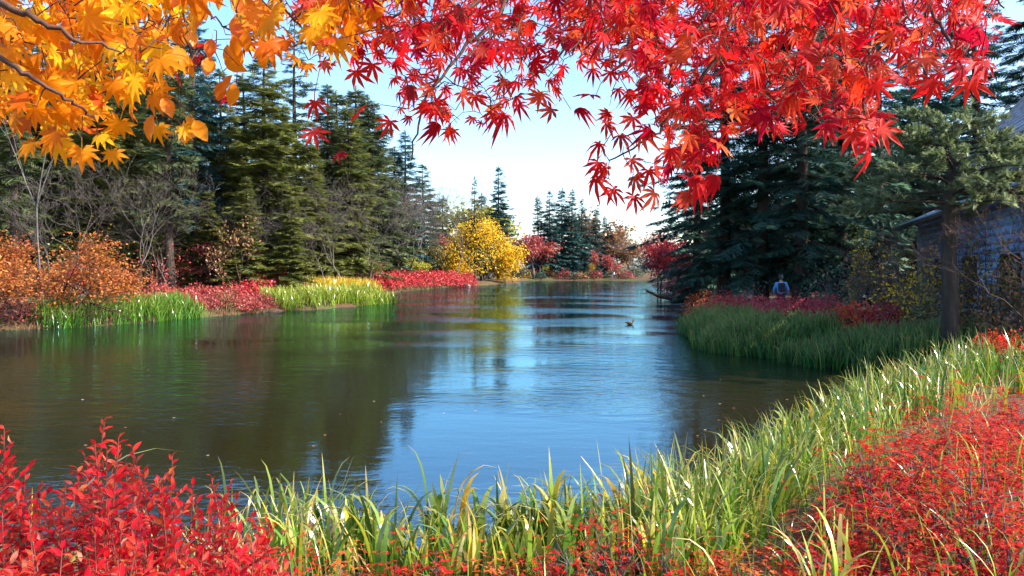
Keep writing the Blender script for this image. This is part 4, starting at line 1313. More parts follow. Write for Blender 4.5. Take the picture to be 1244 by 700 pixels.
# the tall arching yellow leaf by the red shrub at far left
x, d = xat(27, 3.1), 3.1
z0 = g1(x, d)
r = thing('iris_clump', 'yellow green iris with one long arching leaf rising from the left red shrub', 'iris clump', (x, d, z0), 0, GC)
for j, (hh, ln, bd, pw, azm, wd) in enumerate(((1.62, .06, 2.1, 3.2, .1, .030), (1.12, .03, .15, 1.5, 2.0, .034), (1.02, .10, .3, 1.5, .4, .03), (.9, .12, .4, 1.5, 3.4, .03))):
    V, F, al = blades(np.array([[j * .012, 0, 0]]), np.array([hh]), np.array([azm]), np.array([ln]), np.array([bd]), np.array([wd]), np.array([pw]), 14, np.random.default_rng(9 + j))
    obj('leaf', mk('leaf', V, F, M['iris_lime' if j != 1 else 'iris_yellow'], True, al), r)

# ------------------------------------------------------------------ near red shrubs
def leafy_shrub(label, px, d, tops, seed, group, nleaf=300, extra=260, lsize=.042, spread=.5, leaf='shrub_red', zb=None):
    """upright shoots with pointed leaves; the outermost leaves are parts, those within are one mass"""
    g = np.random.default_rng(seed)
    x = xat(px, d)
    z0 = g1(x, d) if zb is None else zb
    r = thing('shrub', label, 'shrub', (x, d, z0), 0, group)
    tb = Tubes()
    spots = []
    for (sx, sd, ty) in tops:
        X1 = xat(sx, sd) - x
        h = topz(ty, sd) - z0
        b = np.array([X1 * .4 + g.normal(0, .17), (sd - d) * .5 + g.normal(0, .1), -.05])
        e = np.array([X1, sd - d, h])
        m = (b * .45 + e * .55) + np.array([X1 * .12, 0, .06])
        pts = [b, b * .6 + m * .4, m, m * .5 + e * .5 + g.normal(0, .012, 3), e]
        tb.add(pts, [.0065, .005, .0038, .0028, .0014], 5, False)
        L = 0
        ctr = np.array(pts)
        nn_ = int(7 + h * 26)
        for j in range(nn_):
            t = .30 + .70 * (j / (nn_ - 1)) ** .85
            q = np.array([np.interp(t * 4, range(5), ctr[:, k]) for k in range(3)])
            tg = unit(ctr[min(4, int(t * 4) + 1)] - ctr[min(3, int(t * 4))])
            a = j * 2.4 + g.normal(0, .4)
            s1 = unit(np.cross(tg, np.array([.3, 1, .1])))
            s2 = np.cross(tg, s1)
            side = s1 * math.cos(a) + s2 * math.sin(a)
            up_ = .3 + .9 * max(0, t - .7) / .3
            spots.append((q, unit(side + tg * up_ + rand_dirs(1, g)[0] * .45), t, g.uniform(.6, 1.3) * (1 - .25 * max(0, t - .9) / .1)))
            if t < .85 and g.random() < .5:            # side twig with its own leaves
                e2 = q + unit(side + tg * .7) * g.uniform(.05, .16)
                tb.add([q, e2], [.0028, .0012], 3, False)
                for w in range(4):
                    f = .4 + .2 * w
                    spots.append((q * (1 - f) + e2 * f, unit(side * .6 + tg * .6 + rand_dirs(1, g)[0] * .8), t, g.uniform(.7, 1.05)))
    obj('stem', tb.mesh('stem', M['stem_red']), r)
    meshes = []
    for c in range(4):
        T, TF = (np.array([[0, 0, 0], [.28, .17, .04], [.30, 0, 0], [.28, -.17, .04], [.62, .17, .0], [.65, 0, -.05 - .05 * c], [.62, -.17, .0], [1, 0, -.12 - .1 * c]]),
                 np.array([(0, 2, 1), (0, 3, 2), (1, 2, 5), (1, 5, 4), (2, 3, 6), (2, 6, 5), (4, 5, 7), (5, 6, 7)]))
        meshes.append((T, TF, mk('leaf', T, TF, M[leaf], True)))
    order = sorted(range(len(spots)), key=lambda i: spots[i][0][1] - .8 * spots[i][0][2])   # nearest and highest first
    pick = set(order[:nleaf])
    P, X, S, Z = [], [], [], []
    for i, (q, dr, t, s) in enumerate(spots):
        zz = unit(np.array([0, -.25, 1.0]) + g.normal(0, .45, 3))
        if i in pick:
            Rm = frames(dr[None], zz[None])[0]
            o = obj('leaf', meshes[i % 4][2], r)
            sc_ = lsize * s
            mat4 = Matrix([[*(Rm[k] * sc_), q[k]] for k in range(3)] + [[0, 0, 0, 1]])
            o.matrix_local = mat4
        else:
            P.append(q); X.append(dr); S.append(lsize * s); Z.append(zz)
    for i in range(extra):
        q = spots[int(g.integers(0, len(spots)))][0] * np.array([1, 1, g.uniform(.35, .95)]) + g.normal(0, .05, 3)
        P.append(q); X.append(rand_dirs(1, g)[0]); S.append(lsize * g.uniform(.7, 1.1)); Z.append(unit(np.array([0, -.3, 1]) + g.normal(0, .5, 3)))
    V, F = cloud(meshes[1][0], meshes[1][1], np.array(P), frames(np.array(X), np.array(Z)), np.array(S))
    o = obj('foliage', mk('foliage', V, F, M[leaf], True), r)
    o['kind'] = 'stuff'
    return r

GS = 'bright red shrubs at the near left'
g = np.random.default_rng(3)
def shoots(lo, hi, d0, d1, f, n):
    o = []
    for i in range(n):
        sx = g.uniform(lo, hi)
        o.append((sx, g.uniform(d0, d1), f(sx) + abs(g.normal(0, 34))))
    return o
topA = lambda s: np.interp(s, [-120, -20, 10, 40, 70, 100, 125, 160, 185, 215, 250, 285, 330, 365], [500, 515, 545, 580, 590, 548, 515, 545, 580, 585, 600, 600, 640, 675])
leafy_shrub('tallest bright red shrub with shoots reaching over the water at left', 125, 2.75,
            [(125, 2.7, 512), (112, 2.75, 545), (140, 2.7, 542), (160, 2.75, 552), (98, 2.8, 550), (150, 2.9, 560), (172, 2.8, 575), (85, 2.7, 590)] + shoots(60, 200, 2.35, 3.0, topA, 15), 501, GS)
leafy_shrub('bright red shrub at the bottom left corner', 15, 2.6, [(2, 2.6, 522), (-10, 2.6, 515), (10, 2.7, 560)] + shoots(-70, 75, 2.2, 2.9, topA, 17), 502, GS)
leafy_shrub('lower red shrub with thin bare tipped shoots near the pale iris', 262, 2.8,
            [(207, 3.0, 555), (254, 2.9, 580), (278, 2.85, 588), (288, 2.9, 605), (305, 2.8, 632), (232, 2.8, 592), (325, 2.85, 640)] + shoots(190, 350, 2.4, 3.0, topA, 14), 503, GS)
leafy_shrub('low red shrub spilling along the bottom edge at left', 150, 2.1, shoots(-30, 330, 1.9, 2.25, lambda s: np.interp(s, [0, 150, 330], [625, 625, 672]), 34), 504, GS)

# azaleas, near right and bottom middle
GA = 'red azalea mounds of the near right bank'
AZ = [(1215, 7.6, .75, .62, 'red azalea mound farthest up the right edge'), (1150, 7.3, .7, .58, 'red azalea mound behind the twiggy gap at right'), (1100, 6.8, .45, .45, 'red azalea mound beside the near right iris bed'),
      (1225, 6.0, .7, .55, 'red azalea mound at the right edge, mid height'), (1140, 5.9, .62, .50, 'red azalea mound in the middle of the right patch'), (1078, 5.8, .42, .44, 'red azalea mound at the left of the right patch'),
      (1030, 5.0, .36, .36, 'red azalea mound behind the short stiff iris leaves'), (1100, 4.8, .52, .44, 'red azalea mound below the middle of the right patch'), (1190, 4.9, .55, .44, 'red azalea mound under the arching iris'),
      (1035, 4.2, .34, .34, 'low red azalea mound at the bottom beside the stiff iris leaves'), (1140, 4.1, .42, .32, 'low red azalea mound at the bottom right'), (1240, 4.4, .5, .36, 'thin red azalea mound in the bottom right corner'),
      (985, 4.6, .42, .34, 'red azalea mound at the left tip of the right patch'), (1025, 5.5, .5, .40, 'red azalea mound at the left flank of the right patch'), (1062, 6.3, .5, .40, 'red azalea mound high on the left flank of the right patch'), (1180, 8.3, .6, .5, 'red azalea mound at the upper rim of the right patch'), (1235, 8.9, .6, .5, 'farthest red azalea mound of the right patch')]
for i, (px, d, rx, h, lab) in enumerate(AZ):
    put_shrub(lab, xat(px, d), d, rx * .66, rx * .56, h * (1.05 + .35 * (i % 3)), int(640 * (rx / .5) ** 2), .038, 'azalea_red', 'twig_grey', 520 + i, GA, T=(LEAF * np.array([1, .62, 1]), LEAF_F), whorl=5, rough=.48)
GB2 = 'low red azaleas along the bottom of the view'
AB = [(905, 4.6, .40, 'low orange red azalea right of the bottom middle'), (860, 4.9, .36, 'low red azalea under the crooked yellow iris'), (805, 4.6, .38, 'low red azalea below the yellow brown iris'), (745, 4.9, .42, 'deep red azalea in front of the yellow brown iris'),
      (690, 4.5, .36, 'low red azalea under the white curled iris tip'), (640, 4.7, .34, 'low red azalea left of the white curled iris tip'), (585, 4.6, .34, 'orange red azalea under the slim iris clump'), (530, 4.5, .32, 'low red azalea under the tallest iris clump'),
      (470, 4.6, .30, 'low red azalea under the brown tipped iris spear'), (410, 4.5, .30, 'orange red azalea beside the pale thin iris'), (360, 4.3, .30, 'small red azalea next to the left shrub')]
for i, (px, d, rx, lab) in enumerate(AB):
    ht = topz([672, 676, 668, 622, 664, 682, 676, 680, 684, 684, 676][i], d) - g1(xat(px, d), d)
    put_shrub(lab, xat(px, d), d, rx * .8, rx * .6, max(.16, ht), 330, .03, 'azalea_orange' if 'orange' in lab else 'azalea_red', 'twig_grey', 560 + i, GB2, T=(LEAF * np.array([1, .62, 1]), LEAF_F), whorl=5, rough=.35)
# thin ground cover under them
g = np.random.default_rng(12)
n = 2600
x = g.uniform(-2.6, 5.5, n); y = g.uniform(2.6, 8.5, n)
k = (pond_sd(x, y) > .35)
x, y = x[k], y[k]
P = np.stack([x, y, gz(x, y) + g.uniform(.0, .10, len(x))], 1)
V, F = cloud(DIA, DIA_F, P, frames(rand_dirs(len(P), g) * np.array([1, 1, .5]), np.array([0, 0, 1.]) + g.normal(0, .4, (len(P), 3))), g.uniform(.03, .07, len(P)))
obj('ground_cover', mk('ground_cover', V, F, M['brown_far']), None, label='fallen leaves and low growth on the near bank', category='ground cover', kind='stuff')
g2 = np.random.default_rng(71)
q = np.stack([g2.uniform(1.6, 5.2, 420), g2.uniform(3.8, 8.6, 420)], 1)
Q = np.stack([q[:, 0], q[:, 1], gz(q[:, 0], q[:, 1])], 1)[q[:, 0] > .62 * q[:, 1] - 1.4]
V, F, al = blades(Q, g2.uniform(.45, .85, len(Q)), g2.uniform(0, 6.28, len(Q)), np.abs(g2.normal(0, .25, len(Q))), g2.uniform(.4, 2.6, len(Q)), g2.uniform(.008, .02, len(Q)), g2.uniform(1.2, 4, len(Q)), 7, g2)
obj('grass', mk('grass', V, F, M['iris_lime'], True, al), None, label='loose green blades growing up through the red azaleas at right', category='grass', kind='stuff')
V, F, al = blades(P[:1500], g.uniform(.2, .62, 1500), g.uniform(0, 6.28, 1500), np.abs(g.normal(0, .3, 1500)), g.uniform(.3, 1.6, 1500), g.uniform(.005, .012, 1500), g.uniform(1, 3, 1500), 5, g)
obj('grass', mk('grass', V, F, M['iris'], True, al), None, label='short grass between the azaleas of the near bank', category='grass', kind='stuff')
# twigs, dead stems between the azaleas at right
for i in range(12):
    px, d = g.uniform(1050, 1244), g.uniform(3.9, 6.5)
    x = xat(px, d); z = g1(x, d)
    tb = Tubes()
    a = g.uniform(0, 6.28); L = g.uniform(.3, .7)
    dd = np.array([math.cos(a), math.sin(a), g.uniform(.1, .9)])
    p0 = np.array([0, 0, 0.])
    tb.add([p0, dd * L * .5 + g.normal(0, .02, 3), dd * L], [.006, .005, .002], 4)
    for q in range(4):
        f = g.uniform(.3, .9)
        b = dd * L * f
        tb.add([b, b + unit(dd + rand_dirs(1, g)[0]) * L * .4], [.003, .001], 3)
    obj('dead_twig', tb.mesh('dead_twig', M['twig_grey']), None, (x, d, z + .1), label='grey leafless twig sticking out of the red azaleas at right', category='twig', group='grey twigs in the azaleas')

# ------------------------------------------------------------------ overhanging boughs
def bough(name, label, cat, limbs, spots, templates, leaf, bark, seed, keep=300, hang=.55, group=None, limb_r=.016):
    """limbs: polylines of (px, py, d); spots: (px, py, d, size). Leaves hang from twigs grown to the nearest wood."""
    g = np.random.default_rng(seed)
    root = at(*limbs[0][0])
    r = thing(name, label, cat, root, 0, group)
    tb = Tubes()
    nodes = []
    for li, L in enumerate(limbs):
        P = np.array([at(*p) for p in L]) - root
        m = len(P)
        tt = np.linspace(0, m - 1, m * 5)
        Q = np.stack([np.interp(tt, range(m), P[:, k]) for k in range(3)], 1)
        for _ in range(3):
            Q[1:-1] = (Q[:-2] + Q[1:-1] * 2 + Q[2:]) / 4
        Q[1:-1] += g.normal(0, .004, (len(Q) - 2, 3))
        r0 = limb_r * (1 if li == 0 else .72)
        w = obj('branch', None, r) if False else None
        t1 = Tubes()
        t1.add(Q, np.linspace(r0, .0022, len(Q)), 7)
        obj('branch', t1.mesh('branch', M[bark]), r)
        nodes += [tuple(q) for q in Q]
    N = np.array(nodes)
    pts = []
    for (px, py, d, s) in spots:
        p = at(px, py, d) - root
        pts.append((p, s))
    base = [(p + np.array([g.normal(0, .2), g.normal(0, .2), .5]) * s * .55, p, s) for p, s in pts]
    bp_ = np.array([b[0] for b in base])
    d0 = np.min(np.linalg.norm(bp_[:, None] - N[None], axis=2), axis=1)
    order = np.argsort(d0)
    leaves = []
    cap = len(N) + len(base) * 2
    arr = np.zeros((cap, 3)); arr[:len(N)] = N; cnt = len(N)
    for i in order:
        b, p, s = base[i]
        j = int(np.argmin(np.linalg.norm(arr[:cnt] - b, axis=1)))
        a = arr[j]
        mid = (a + b) / 2 + np.array([0, 0, .015]) + g.normal(0, .006, 3)
        tb.add([a, mid, b], [.0019, .0015, .0011], 3, False)
        arr[cnt] = mid; arr[cnt + 1] = b; cnt += 2
        dirv = unit(np.array([g.normal(0, .55), g.normal(-.15, .45), -hang + g.normal(0, .35)]))
        leaves.append((b, dirv, s))
    obj('twig', tb.mesh('twig', M[bark]), r)['kind'] = 'stuff'
    ms = [mk('leaf', T, TF, M[leaf], False) for T, TF in templates]
    P, X, S, Z, K = [], [], [], [], []
    big = sorted(range(len(leaves)), key=lambda i: -leaves[i][2] / (leaves[i][0][1] + root[1]))
    pick = set(big[:keep])
    for i, (b, dv, s) in enumerate(leaves):
        nz = unit(np.array([g.normal(.0, .45), -1.0, .35 + g.normal(0, .45)]))
        k = int(g.integers(0, len(templates)))
        q = b + dv * s * .5 * .55                     # the stalk bridges the twig and the blade
        Rm = frames(dv[None], nz[None])[0]
        if i in pick:
            o = obj('leaf', ms[k], r)
            o.matrix_local = Matrix([[*(Rm[c] * s * .55), q[c]] for c in range(3)] + [[0, 0, 0, 1]])
        else:
            P.append(q); X.append(dv); S.append(s * .55); Z.append(nz); K.append(k)
    if P:
        Vs, Fs, n = [], [], 0
        P, X, S, Z, K = map(np.array, (P, X, S, Z, K))
        for k in range(len(templates)):
            mk_ = K == k
            if mk_.any():
                v_, f_ = cloud(templates[k][0], templates[k][1], P[mk_], frames(X[mk_], Z[mk_]), S[mk_])
                Vs.append(v_); Fs.append(f_ + n); n += len(v_)
        o = obj('foliage', mk('foliage', np.concatenate(Vs), np.concatenate(Fs), M[leaf]), r)
        o['kind'] = 'stuff'
    return r

g = np.random.default_rng(21)
def sample(n, x0, x1, bx, by, dens, d0, d1, s0, s1, ytop=-70, edge=45):
    """leaf places above the lower outline of a bough; thinner towards that outline and where dens says so"""
    o = []
    while len(o) < n:
        px, py = g.uniform(x0, x1), g.uniform(ytop, 260)
        b = np.interp(px, bx, by)
        if py > b:
            continue
        pr = min(1, .25 + (b - py) / edge)
        if g.random() > pr * dens(px, py):
            continue
        d = g.uniform(d0, d1)
        o.append((px, py, d, g.uniform(s0, s1)))
    return o

# orange maple bough, top left
obx, oby = [-80, 0, 30, 60, 95, 125, 150, 180, 205, 225], [140, 148, 150, 165, 168, 150, 140, 130, 70, 10]
sp_o = sample(390, -80, 215, obx, oby, lambda x, y: 1, 1.55, 2.4, .08, .128)
sp_o += [(47, 160, 1.9, .10), (58, 178, 1.9, .11), (85, 165, 1.8, .13), (90, 185, 1.8, .11), (72, 172, 1.85, .11), (122, 172, 2.0, .09), (128, 185, 2.0, .08), (105, 160, 1.9, .12), (140, 150, 2.0, .11), (198, 155, 2.1, .09), (222, 158, 2.1, .08)]
bough('maple_branch', 'orange maple bough with large leaves hanging in the top left corner', 'maple branch',
      [[(-60, -40, 1.6), (0, 2, 1.5), (45, 27, 1.5), (90, 48, 1.52), (148, 64, 1.6)], [(-60, 20, 1.6), (0, 70, 1.52), (40, 97, 1.52), (75, 118, 1.56), (115, 142, 1.65)],
       [(60, -70, 2.0), (110, -20, 2.0), (160, 20, 2.1), (185, 60, 2.1)]], sp_o, ORANGE_LEAVES, 'maple_orange', 'twig', 601, limb_r=.010)
sp_o2 = sample(64, 295, 470, [290, 310, 340, 380, 420, 455, 475], [10, 40, 62, 75, 45, 30, 8], lambda x, y: 1, 1.6, 2.3, .08, .125, -60, 30)
sp_o2 += [(338, 32, 1.7, .14), (352, 45, 1.75, .13), (372, 38, 1.8, .14), (345, 15, 1.7, .15), (330, 5, 1.8, .14), (410, 12, 1.7, .14), (440, 10, 1.75, .14), (425, 28, 1.75, .12), (365, 78, 2.1, .07), (374, 82, 2.1, .07), (393, 80, 2.1, .07)]
bough('maple_branch', 'yellow orange maple spray of broad leaves at the top beside the red bough', 'maple branch',
      [[(300, -90, 1.9), (320, -30, 1.8), (345, 8, 1.8), (370, 40, 1.85)], [(440, -90, 1.9), (425, -30, 1.8), (415, 0, 1.8), (400, 20, 1.85)]], sp_o2, ORANGE_LEAVES, 'maple_orange', 'twig', 602, limb_r=.006)
# oval leaves on thin hanging twigs
ov = [(186, 30), (192, 42), (198, 118 - 12), (205, 62), (216, 40), (219, 58), (220, 75), (233, 38), (232, 46), (240, 100), (247, 8), (256, 85), (252, 78), (262, 58), (268, 62), (268, 108), (275, 30), (281, 38), (283, 52), (281, 28), (287, 42), (289, 50),
      (291, 55), (303, 72), (309, 65), (293, 108), (286, 100), (318, 66), (250, 30), (300, 30), (276, 70), (283, 12), (243, 2), (228, -5), (262, 0), (196, 150), (205, 152), (214, 156), (225, 160), (190, 10), (200, 20), (176, 62), (180, 90), (186, 128)]
sp_v = [(x + g.normal(0, 2), y - 8, g.uniform(1.9, 2.2), g.uniform(.085, .12)) for x, y in ov] + [(g.uniform(170, 320), g.uniform(-60, 20), g.uniform(1.9, 2.3), g.uniform(.08, .11)) for _ in range(40)]
bough('leafy_twig', 'thin hanging twigs with amber oval leaves between the orange and red boughs', 'branch',
      [[(180, -80, 2.1), (172, 0, 2.05), (190, 35, 2.05), (213, 66, 2.05)], [(235, -80, 2.1), (245, 0, 2.05), (262, 25, 2.05), (285, 40, 2.05), (305, 55, 2.1)],
       [(215, -60, 2.1), (222, 20, 2.05), (238, 80, 2.05), (250, 70, 2.0)]], sp_v, OVALS, 'oval_orange', 'twig', 603, hang=1.0, limb_r=.004)
# red maple: the sky-lit middle bough and the dense right bough
rbx = [360, 385, 400, 440, 470, 500, 540, 575, 620, 650, 700, 760, 800]
rby = [20, 60, 95, 100, 120, 150, 165, 170, 150, 130, 125, 150, 150]
def dens_mid(x, y):
    d = 1.0 if y < 70 else .6
    if x < 470:
        d *= .55
    if 560 < x < 800 and y > 70:
        d *= .55
    return d
sp_m = sample(820, 360, 800, rbx, rby, dens_mid, 1.65, 3.0, .066, .100)
sp_m += [(375, 163, 2.2, .125), (383, 128, 2.2, .11), (434, 145, 2.3, .10), (423, 190, 2.4, .085), (486, 150, 2.2, .11), (428, 85, 2.1, .12), (455, 75, 2.1, .12), (620, 150, 2.1, .125), (558, 160, 2.1, .12), (537, 150, 2.1, .11), (575, 118, 2.2, .11), (592, 105, 2.2, .10),
         (625, 118, 2.2, .11), (653, 122, 2.2, .11), (600, 140, 2.2, .10), (690, 135, 2.2, .11), (697, 145, 2.2, .11), (722, 128, 2.2, .12), (747, 108, 2.3, .08), (773, 62, 2.1, .13), (640, 75, 2.1, .13), (280, 60, 2.3, .10), (242, 70, 2.3, .10), (218, 92, 2.3, .10),
         (283, 128, 2.3, .10), (290, 75, 2.3, .09), (395, 55, 2.2, .11), (405, 25, 2.2, .11), (385, 75, 2.2, .08), (365, 10, 2.2, .12), (380, 30, 2.2, .11), (238, 62, 2.35, .09), (300, 45, 2.35, .08)]
bough('maple_branch', 'scarlet maple bough with star leaves hanging across the white sky', 'maple branch',
      [[(880, -200, 2.6), (760, -110, 2.5), (640, -40, 2.4), (560, 18, 2.3), (500, 45, 2.3), (460, 52, 2.3), (390, 52, 2.3), (340, 60, 2.35)], [(640, -40, 2.4), (600, 30, 2.3), (560, 60, 2.25), (512, 130, 2.2), (500, 195, 2.2)],
       [(760, -110, 2.5), (720, 0, 2.3), (700, 50, 2.25), (640, 100, 2.2)], [(700, -60, 2.5), (770, 20, 2.3), (760, 70, 2.25), (735, 95, 2.25)], [(620, -30, 2.4), (540, -10, 2.3), (480, 20, 2.25), (440, 40, 2.25)]],
      sp_m, RED_LEAVES, 'maple_red', 'twig', 611, limb_r=.011)
rbx = [770, 800, 830, 865, 880, 930, 960, 1000, 1030, 1065, 1075, 1110, 1150, 1195, 1215, 1250]
rby = [120, 190, 235, 220, 150, 158, 160, 150, 185, 178, 95, 100, 105, 95, 40, 20]
sp_r = sample(1150, 770, 1245, rbx, rby, lambda x, y: 1 if x < 1080 else (.75 if x < 1190 else .35), 1.65, 3.0, .066, .102)
sp_r += [(715, 205, 2.2, .12), (735, 200, 2.2, .12), (722, 225, 2.2, .12), (757, 215, 2.2, .12), (745, 232, 2.2, .12), (768, 240, 2.2, .12), (790, 238, 2.2, .13), (760, 195, 2.2, .11), (775, 210, 2.2, .12), (725, 160, 2.3, .12), (745, 172, 2.3, .12), (780, 180, 2.2, .13),
         (735, 180, 2.2, .10), (800, 215, 2.1, .13), (835, 220, 2.0, .13), (862, 215, 2.0, .12), (845, 235, 2.0, .12), (788, 105, 2.2, .12), (770, 130, 2.3, .11), (750, 140, 2.3, .09), (930, 165, 1.9, .14), (945, 150, 1.9, .14), (915, 150, 1.9, .13),
         (1045, 180, 1.9, .14), (1060, 165, 1.9, .14), (1030, 165, 1.9, .13), (1050, 150, 1.9, .14), (985, 160, 2.0, .12), (1150, 110, 1.9, .14), (1185, 95, 1.9, .14), (1175, 105, 1.9, .13), (1130, 105, 2, .12), (1205, 30, 2.1, .12), (1100, 100, 2, .12)]
bough('maple_branch', 'dense scarlet maple bough hanging before the dark firs at top right', 'maple branch',
      [[(1050, -220, 2.6), (960, -120, 2.4), (900, -20, 2.3), (880, 50, 2.2), (835, 120, 2.2), (790, 170, 2.2), (740, 195, 2.2)], [(960, -120, 2.4), (1010, -20, 2.3), (985, 60, 2.2), (955, 110, 2.1), (930, 140, 2.0)],
       [(1050, -220, 2.6), (1080, -60, 2.3), (1060, 40, 2.2), (1050, 110, 2.0), (1050, 150, 2.0)], [(1080, -60, 2.3), (1130, 10, 2.2), (1160, 60, 2.1), (1175, 90, 2.0)], [(900, -20, 2.3), (855, 20, 2.2), (820, 90, 2.15), (805, 130, 2.2)],
       [(1130, -90, 2.4), (1190, -20, 2.3), (1220, 10, 2.2)]], sp_r, RED_LEAVES, 'maple_red', 'twig', 612, limb_r=.011)

# ------------------------------------------------------------------ people
def skin_mesh(name, verts, edges, rad, mat, sub=1):
    me = bpy.data.meshes.new(name)
    me.from_pydata(verts, edges, [])
    o = bpy.data.objects.new(name, me)
    COL.objects.link(o)
    m = o.modifiers.new('skin', 'SKIN')
    m.use_smooth_shade = True
    for i, s in enumerate(rad):
        sv_ = me.skin_vertices[0].data[i]
        sv_.radius = (s, s) if not hasattr(s, '__len__') else s
        sv_.use_root = (i == 0)
    if sub:
        k = o.modifiers.new('sub', 'SUBSURF'); k.levels = k.render_levels = sub
    dg = bpy.context.evaluated_depsgraph_get()
    out = bpy.data.meshes.new_from_object(o.evaluated_get(dg))
    bpy.data.objects.remove(o); bpy.data.meshes.remove(me)
    out.materials.clear(); out.materials.append(M[mat])
    for p in out.polygons: p.use_smooth = True
    out.name = name
    return out

def person(label, x, y, rz, top, legs, pose='walk', group=None, pack=None, scale=1.0, hat=False):
    r = thing('person', label, 'person', (x, y, g1(x, y) + .02), rz, group, scale)
    if pose == 'walk':
        hip, chest, neck, head = (0, 0, .92), (0, .02, 1.28), (0, .03, 1.47), (0, .0, 1.60)
        J = {'hl': (-.09, 0, .90), 'kl': (-.10, -.12, .50), 'al': (-.10, .06, .10), 'tl': (-.11, -.08, .05),
             'hr': (.09, 0, .90), 'kr': (.10, .04, .50), 'ar': (.10, .22, .12), 'tr': (.11, .10, .05),
             'sl': (-.19, .03, 1.40), 'el': (-.27, .10, 1.14), 'wl': (-.26, -.02, .92), 'fl': (-.25, -.05, .83),
             'sr': (.19, .03, 1.40), 'er': (.27, -.02, 1.14), 'wr': (.25, -.18, .96), 'fr': (.24, -.22, .88)}
    else:                                                # crouching, facing -y
        hip, chest, neck, head = (0, .16, .36), (0, -.02, .70), (0, -.10, .88), (0, -.15, 1.0)
        J = {'hl': (-.10, .16, .34), 'kl': (-.15, -.24, .50), 'al': (-.13, -.04, .10), 'tl': (-.15, -.18, .05),
             'hr': (.10, .16, .34), 'kr': (.15, -.24, .50), 'ar': (.13, -.04, .10), 'tr': (.15, -.18, .05),
             'sl': (-.19, -.05, .80), 'el': (-.25, -.22, .58), 'wl': (-.12, -.40, .56), 'fl': (-.08, -.46, .56),
             'sr': (.19, -.05, .80), 'er': (.25, -.22, .58), 'wr': (.12, -.40, .56), 'fr': (.08, -.46, .56)}
    V = [hip, chest, neck, head]
    E = [(0, 1), (1, 2), (2, 3)]
    Rr = [(.15, .11), (.17, .12), .055, .095]
    ids = {}
    rr = {'h': .095, 'k': .062, 'a': .042, 't': .035, 's': .065, 'e': .043, 'w': .030, 'f': .034}
    for k, p in J.items():
        ids[k] = len(V); V.append(p); Rr.append(rr[k[0]])
    for s in 'lr':
        E += [(0, ids['h' + s]), (ids['h' + s], ids['k' + s]), (ids['k' + s], ids['a' + s]), (ids['a' + s], ids['t' + s]),
              (1, ids['s' + s]), (ids['s' + s], ids['e' + s]), (ids['e' + s], ids['w' + s]), (ids['w' + s], ids['f' + s])]
    obj('body', skin_mesh('body', V, E, Rr, 'skin'), r)
    gl = lambda k, f=1.25: rr[k[0]] * f
    V, E, Rr = [hip, chest, (neck[0], neck[1], neck[2] - .05)], [(0, 1), (1, 2)], [(.175, .14), (.20, .15), .085]
    for s in 'lr':
        b = len(V)
        V += [J['s' + s], J['e' + s], J['w' + s]]; Rr += [.085, .062, .05]
        E += [(1, b), (b, b + 1), (b + 1, b + 2)]
    obj('jacket', skin_mesh('jacket', V, E, Rr, top), r)
    V, E, Rr = [hip], [], [(.165, .13)]
    for s in 'lr':
        b = len(V)
        V += [J['h' + s], J['k' + s], J['a' + s]]; Rr += [.115, .08, .065]
        E += [(0, b), (b, b + 1), (b + 1, b + 2)]
    obj('trousers', skin_mesh('trousers', V, E, Rr, legs), r)
    for s in 'lr':
        a, t = J['a' + s], J['t' + s]
        obj('shoe', skin_mesh('shoe', [(a[0], a[1] + .04, .05), t, (t[0], t[1] - .06, .045)], [(0, 1), (1, 2)], [.048, .048, .038], 'leather'), r)
    h = np.array(head)
    obj('hair', skin_mesh('hair', [tuple(h + [0, .03, .06]), tuple(h + [0, .06, -.02]), tuple(h + [0, -.03, .085])], [(0, 1), (0, 2)], [.095, .085, .06], 'hair'), r)
    if pack:
        p = np.array(chest)
        tb = ([], [])
        box_mesh(tb, p + [-.14, .14, -.22], (.28, 0, 0), (0, .14, 0), (0, 0, .38))
        me = bpy.data.meshes.new('backpack'); me.from_pydata(tb[0], [], tb[1]); me.materials.append(M[pack])
        o = obj('backpack', me, r)
        bv = o.modifiers.new('bevel', 'BEVEL'); bv.width = .05; bv.segments = 3
    return r
x, d = xat(949, 31.5), 31.5
person('person in light blue jacket standing behind the shaded azaleas', x, d, R_(165), 'blue_cloth', 'dark_cloth', 'walk', 'people around the pond', 'dark_cloth', 1.0)
x, d = xat(1048, 27), 27
person('person in dark jacket and grey trousers crouching by the shaded azaleas', x, d, R_(35), 'dark_cloth', 'grey_cloth', 'crouch', 'people around the pond')
for px, d, c, l, lab in ((746, 173.5, 'white_cloth', 'dark_cloth', 'tiny far walker in white on the far shore'), (752, 174, 'red_cloth', 'dark_cloth', 'tiny far walker in red on the far shore'), (744, 175, 'dark_cloth', 'grey_cloth', 'tiny far walker in dark clothes on the far shore')):
    person(lab, xat(px, d), d, R_(90), c, l, 'walk', 'people around the pond')

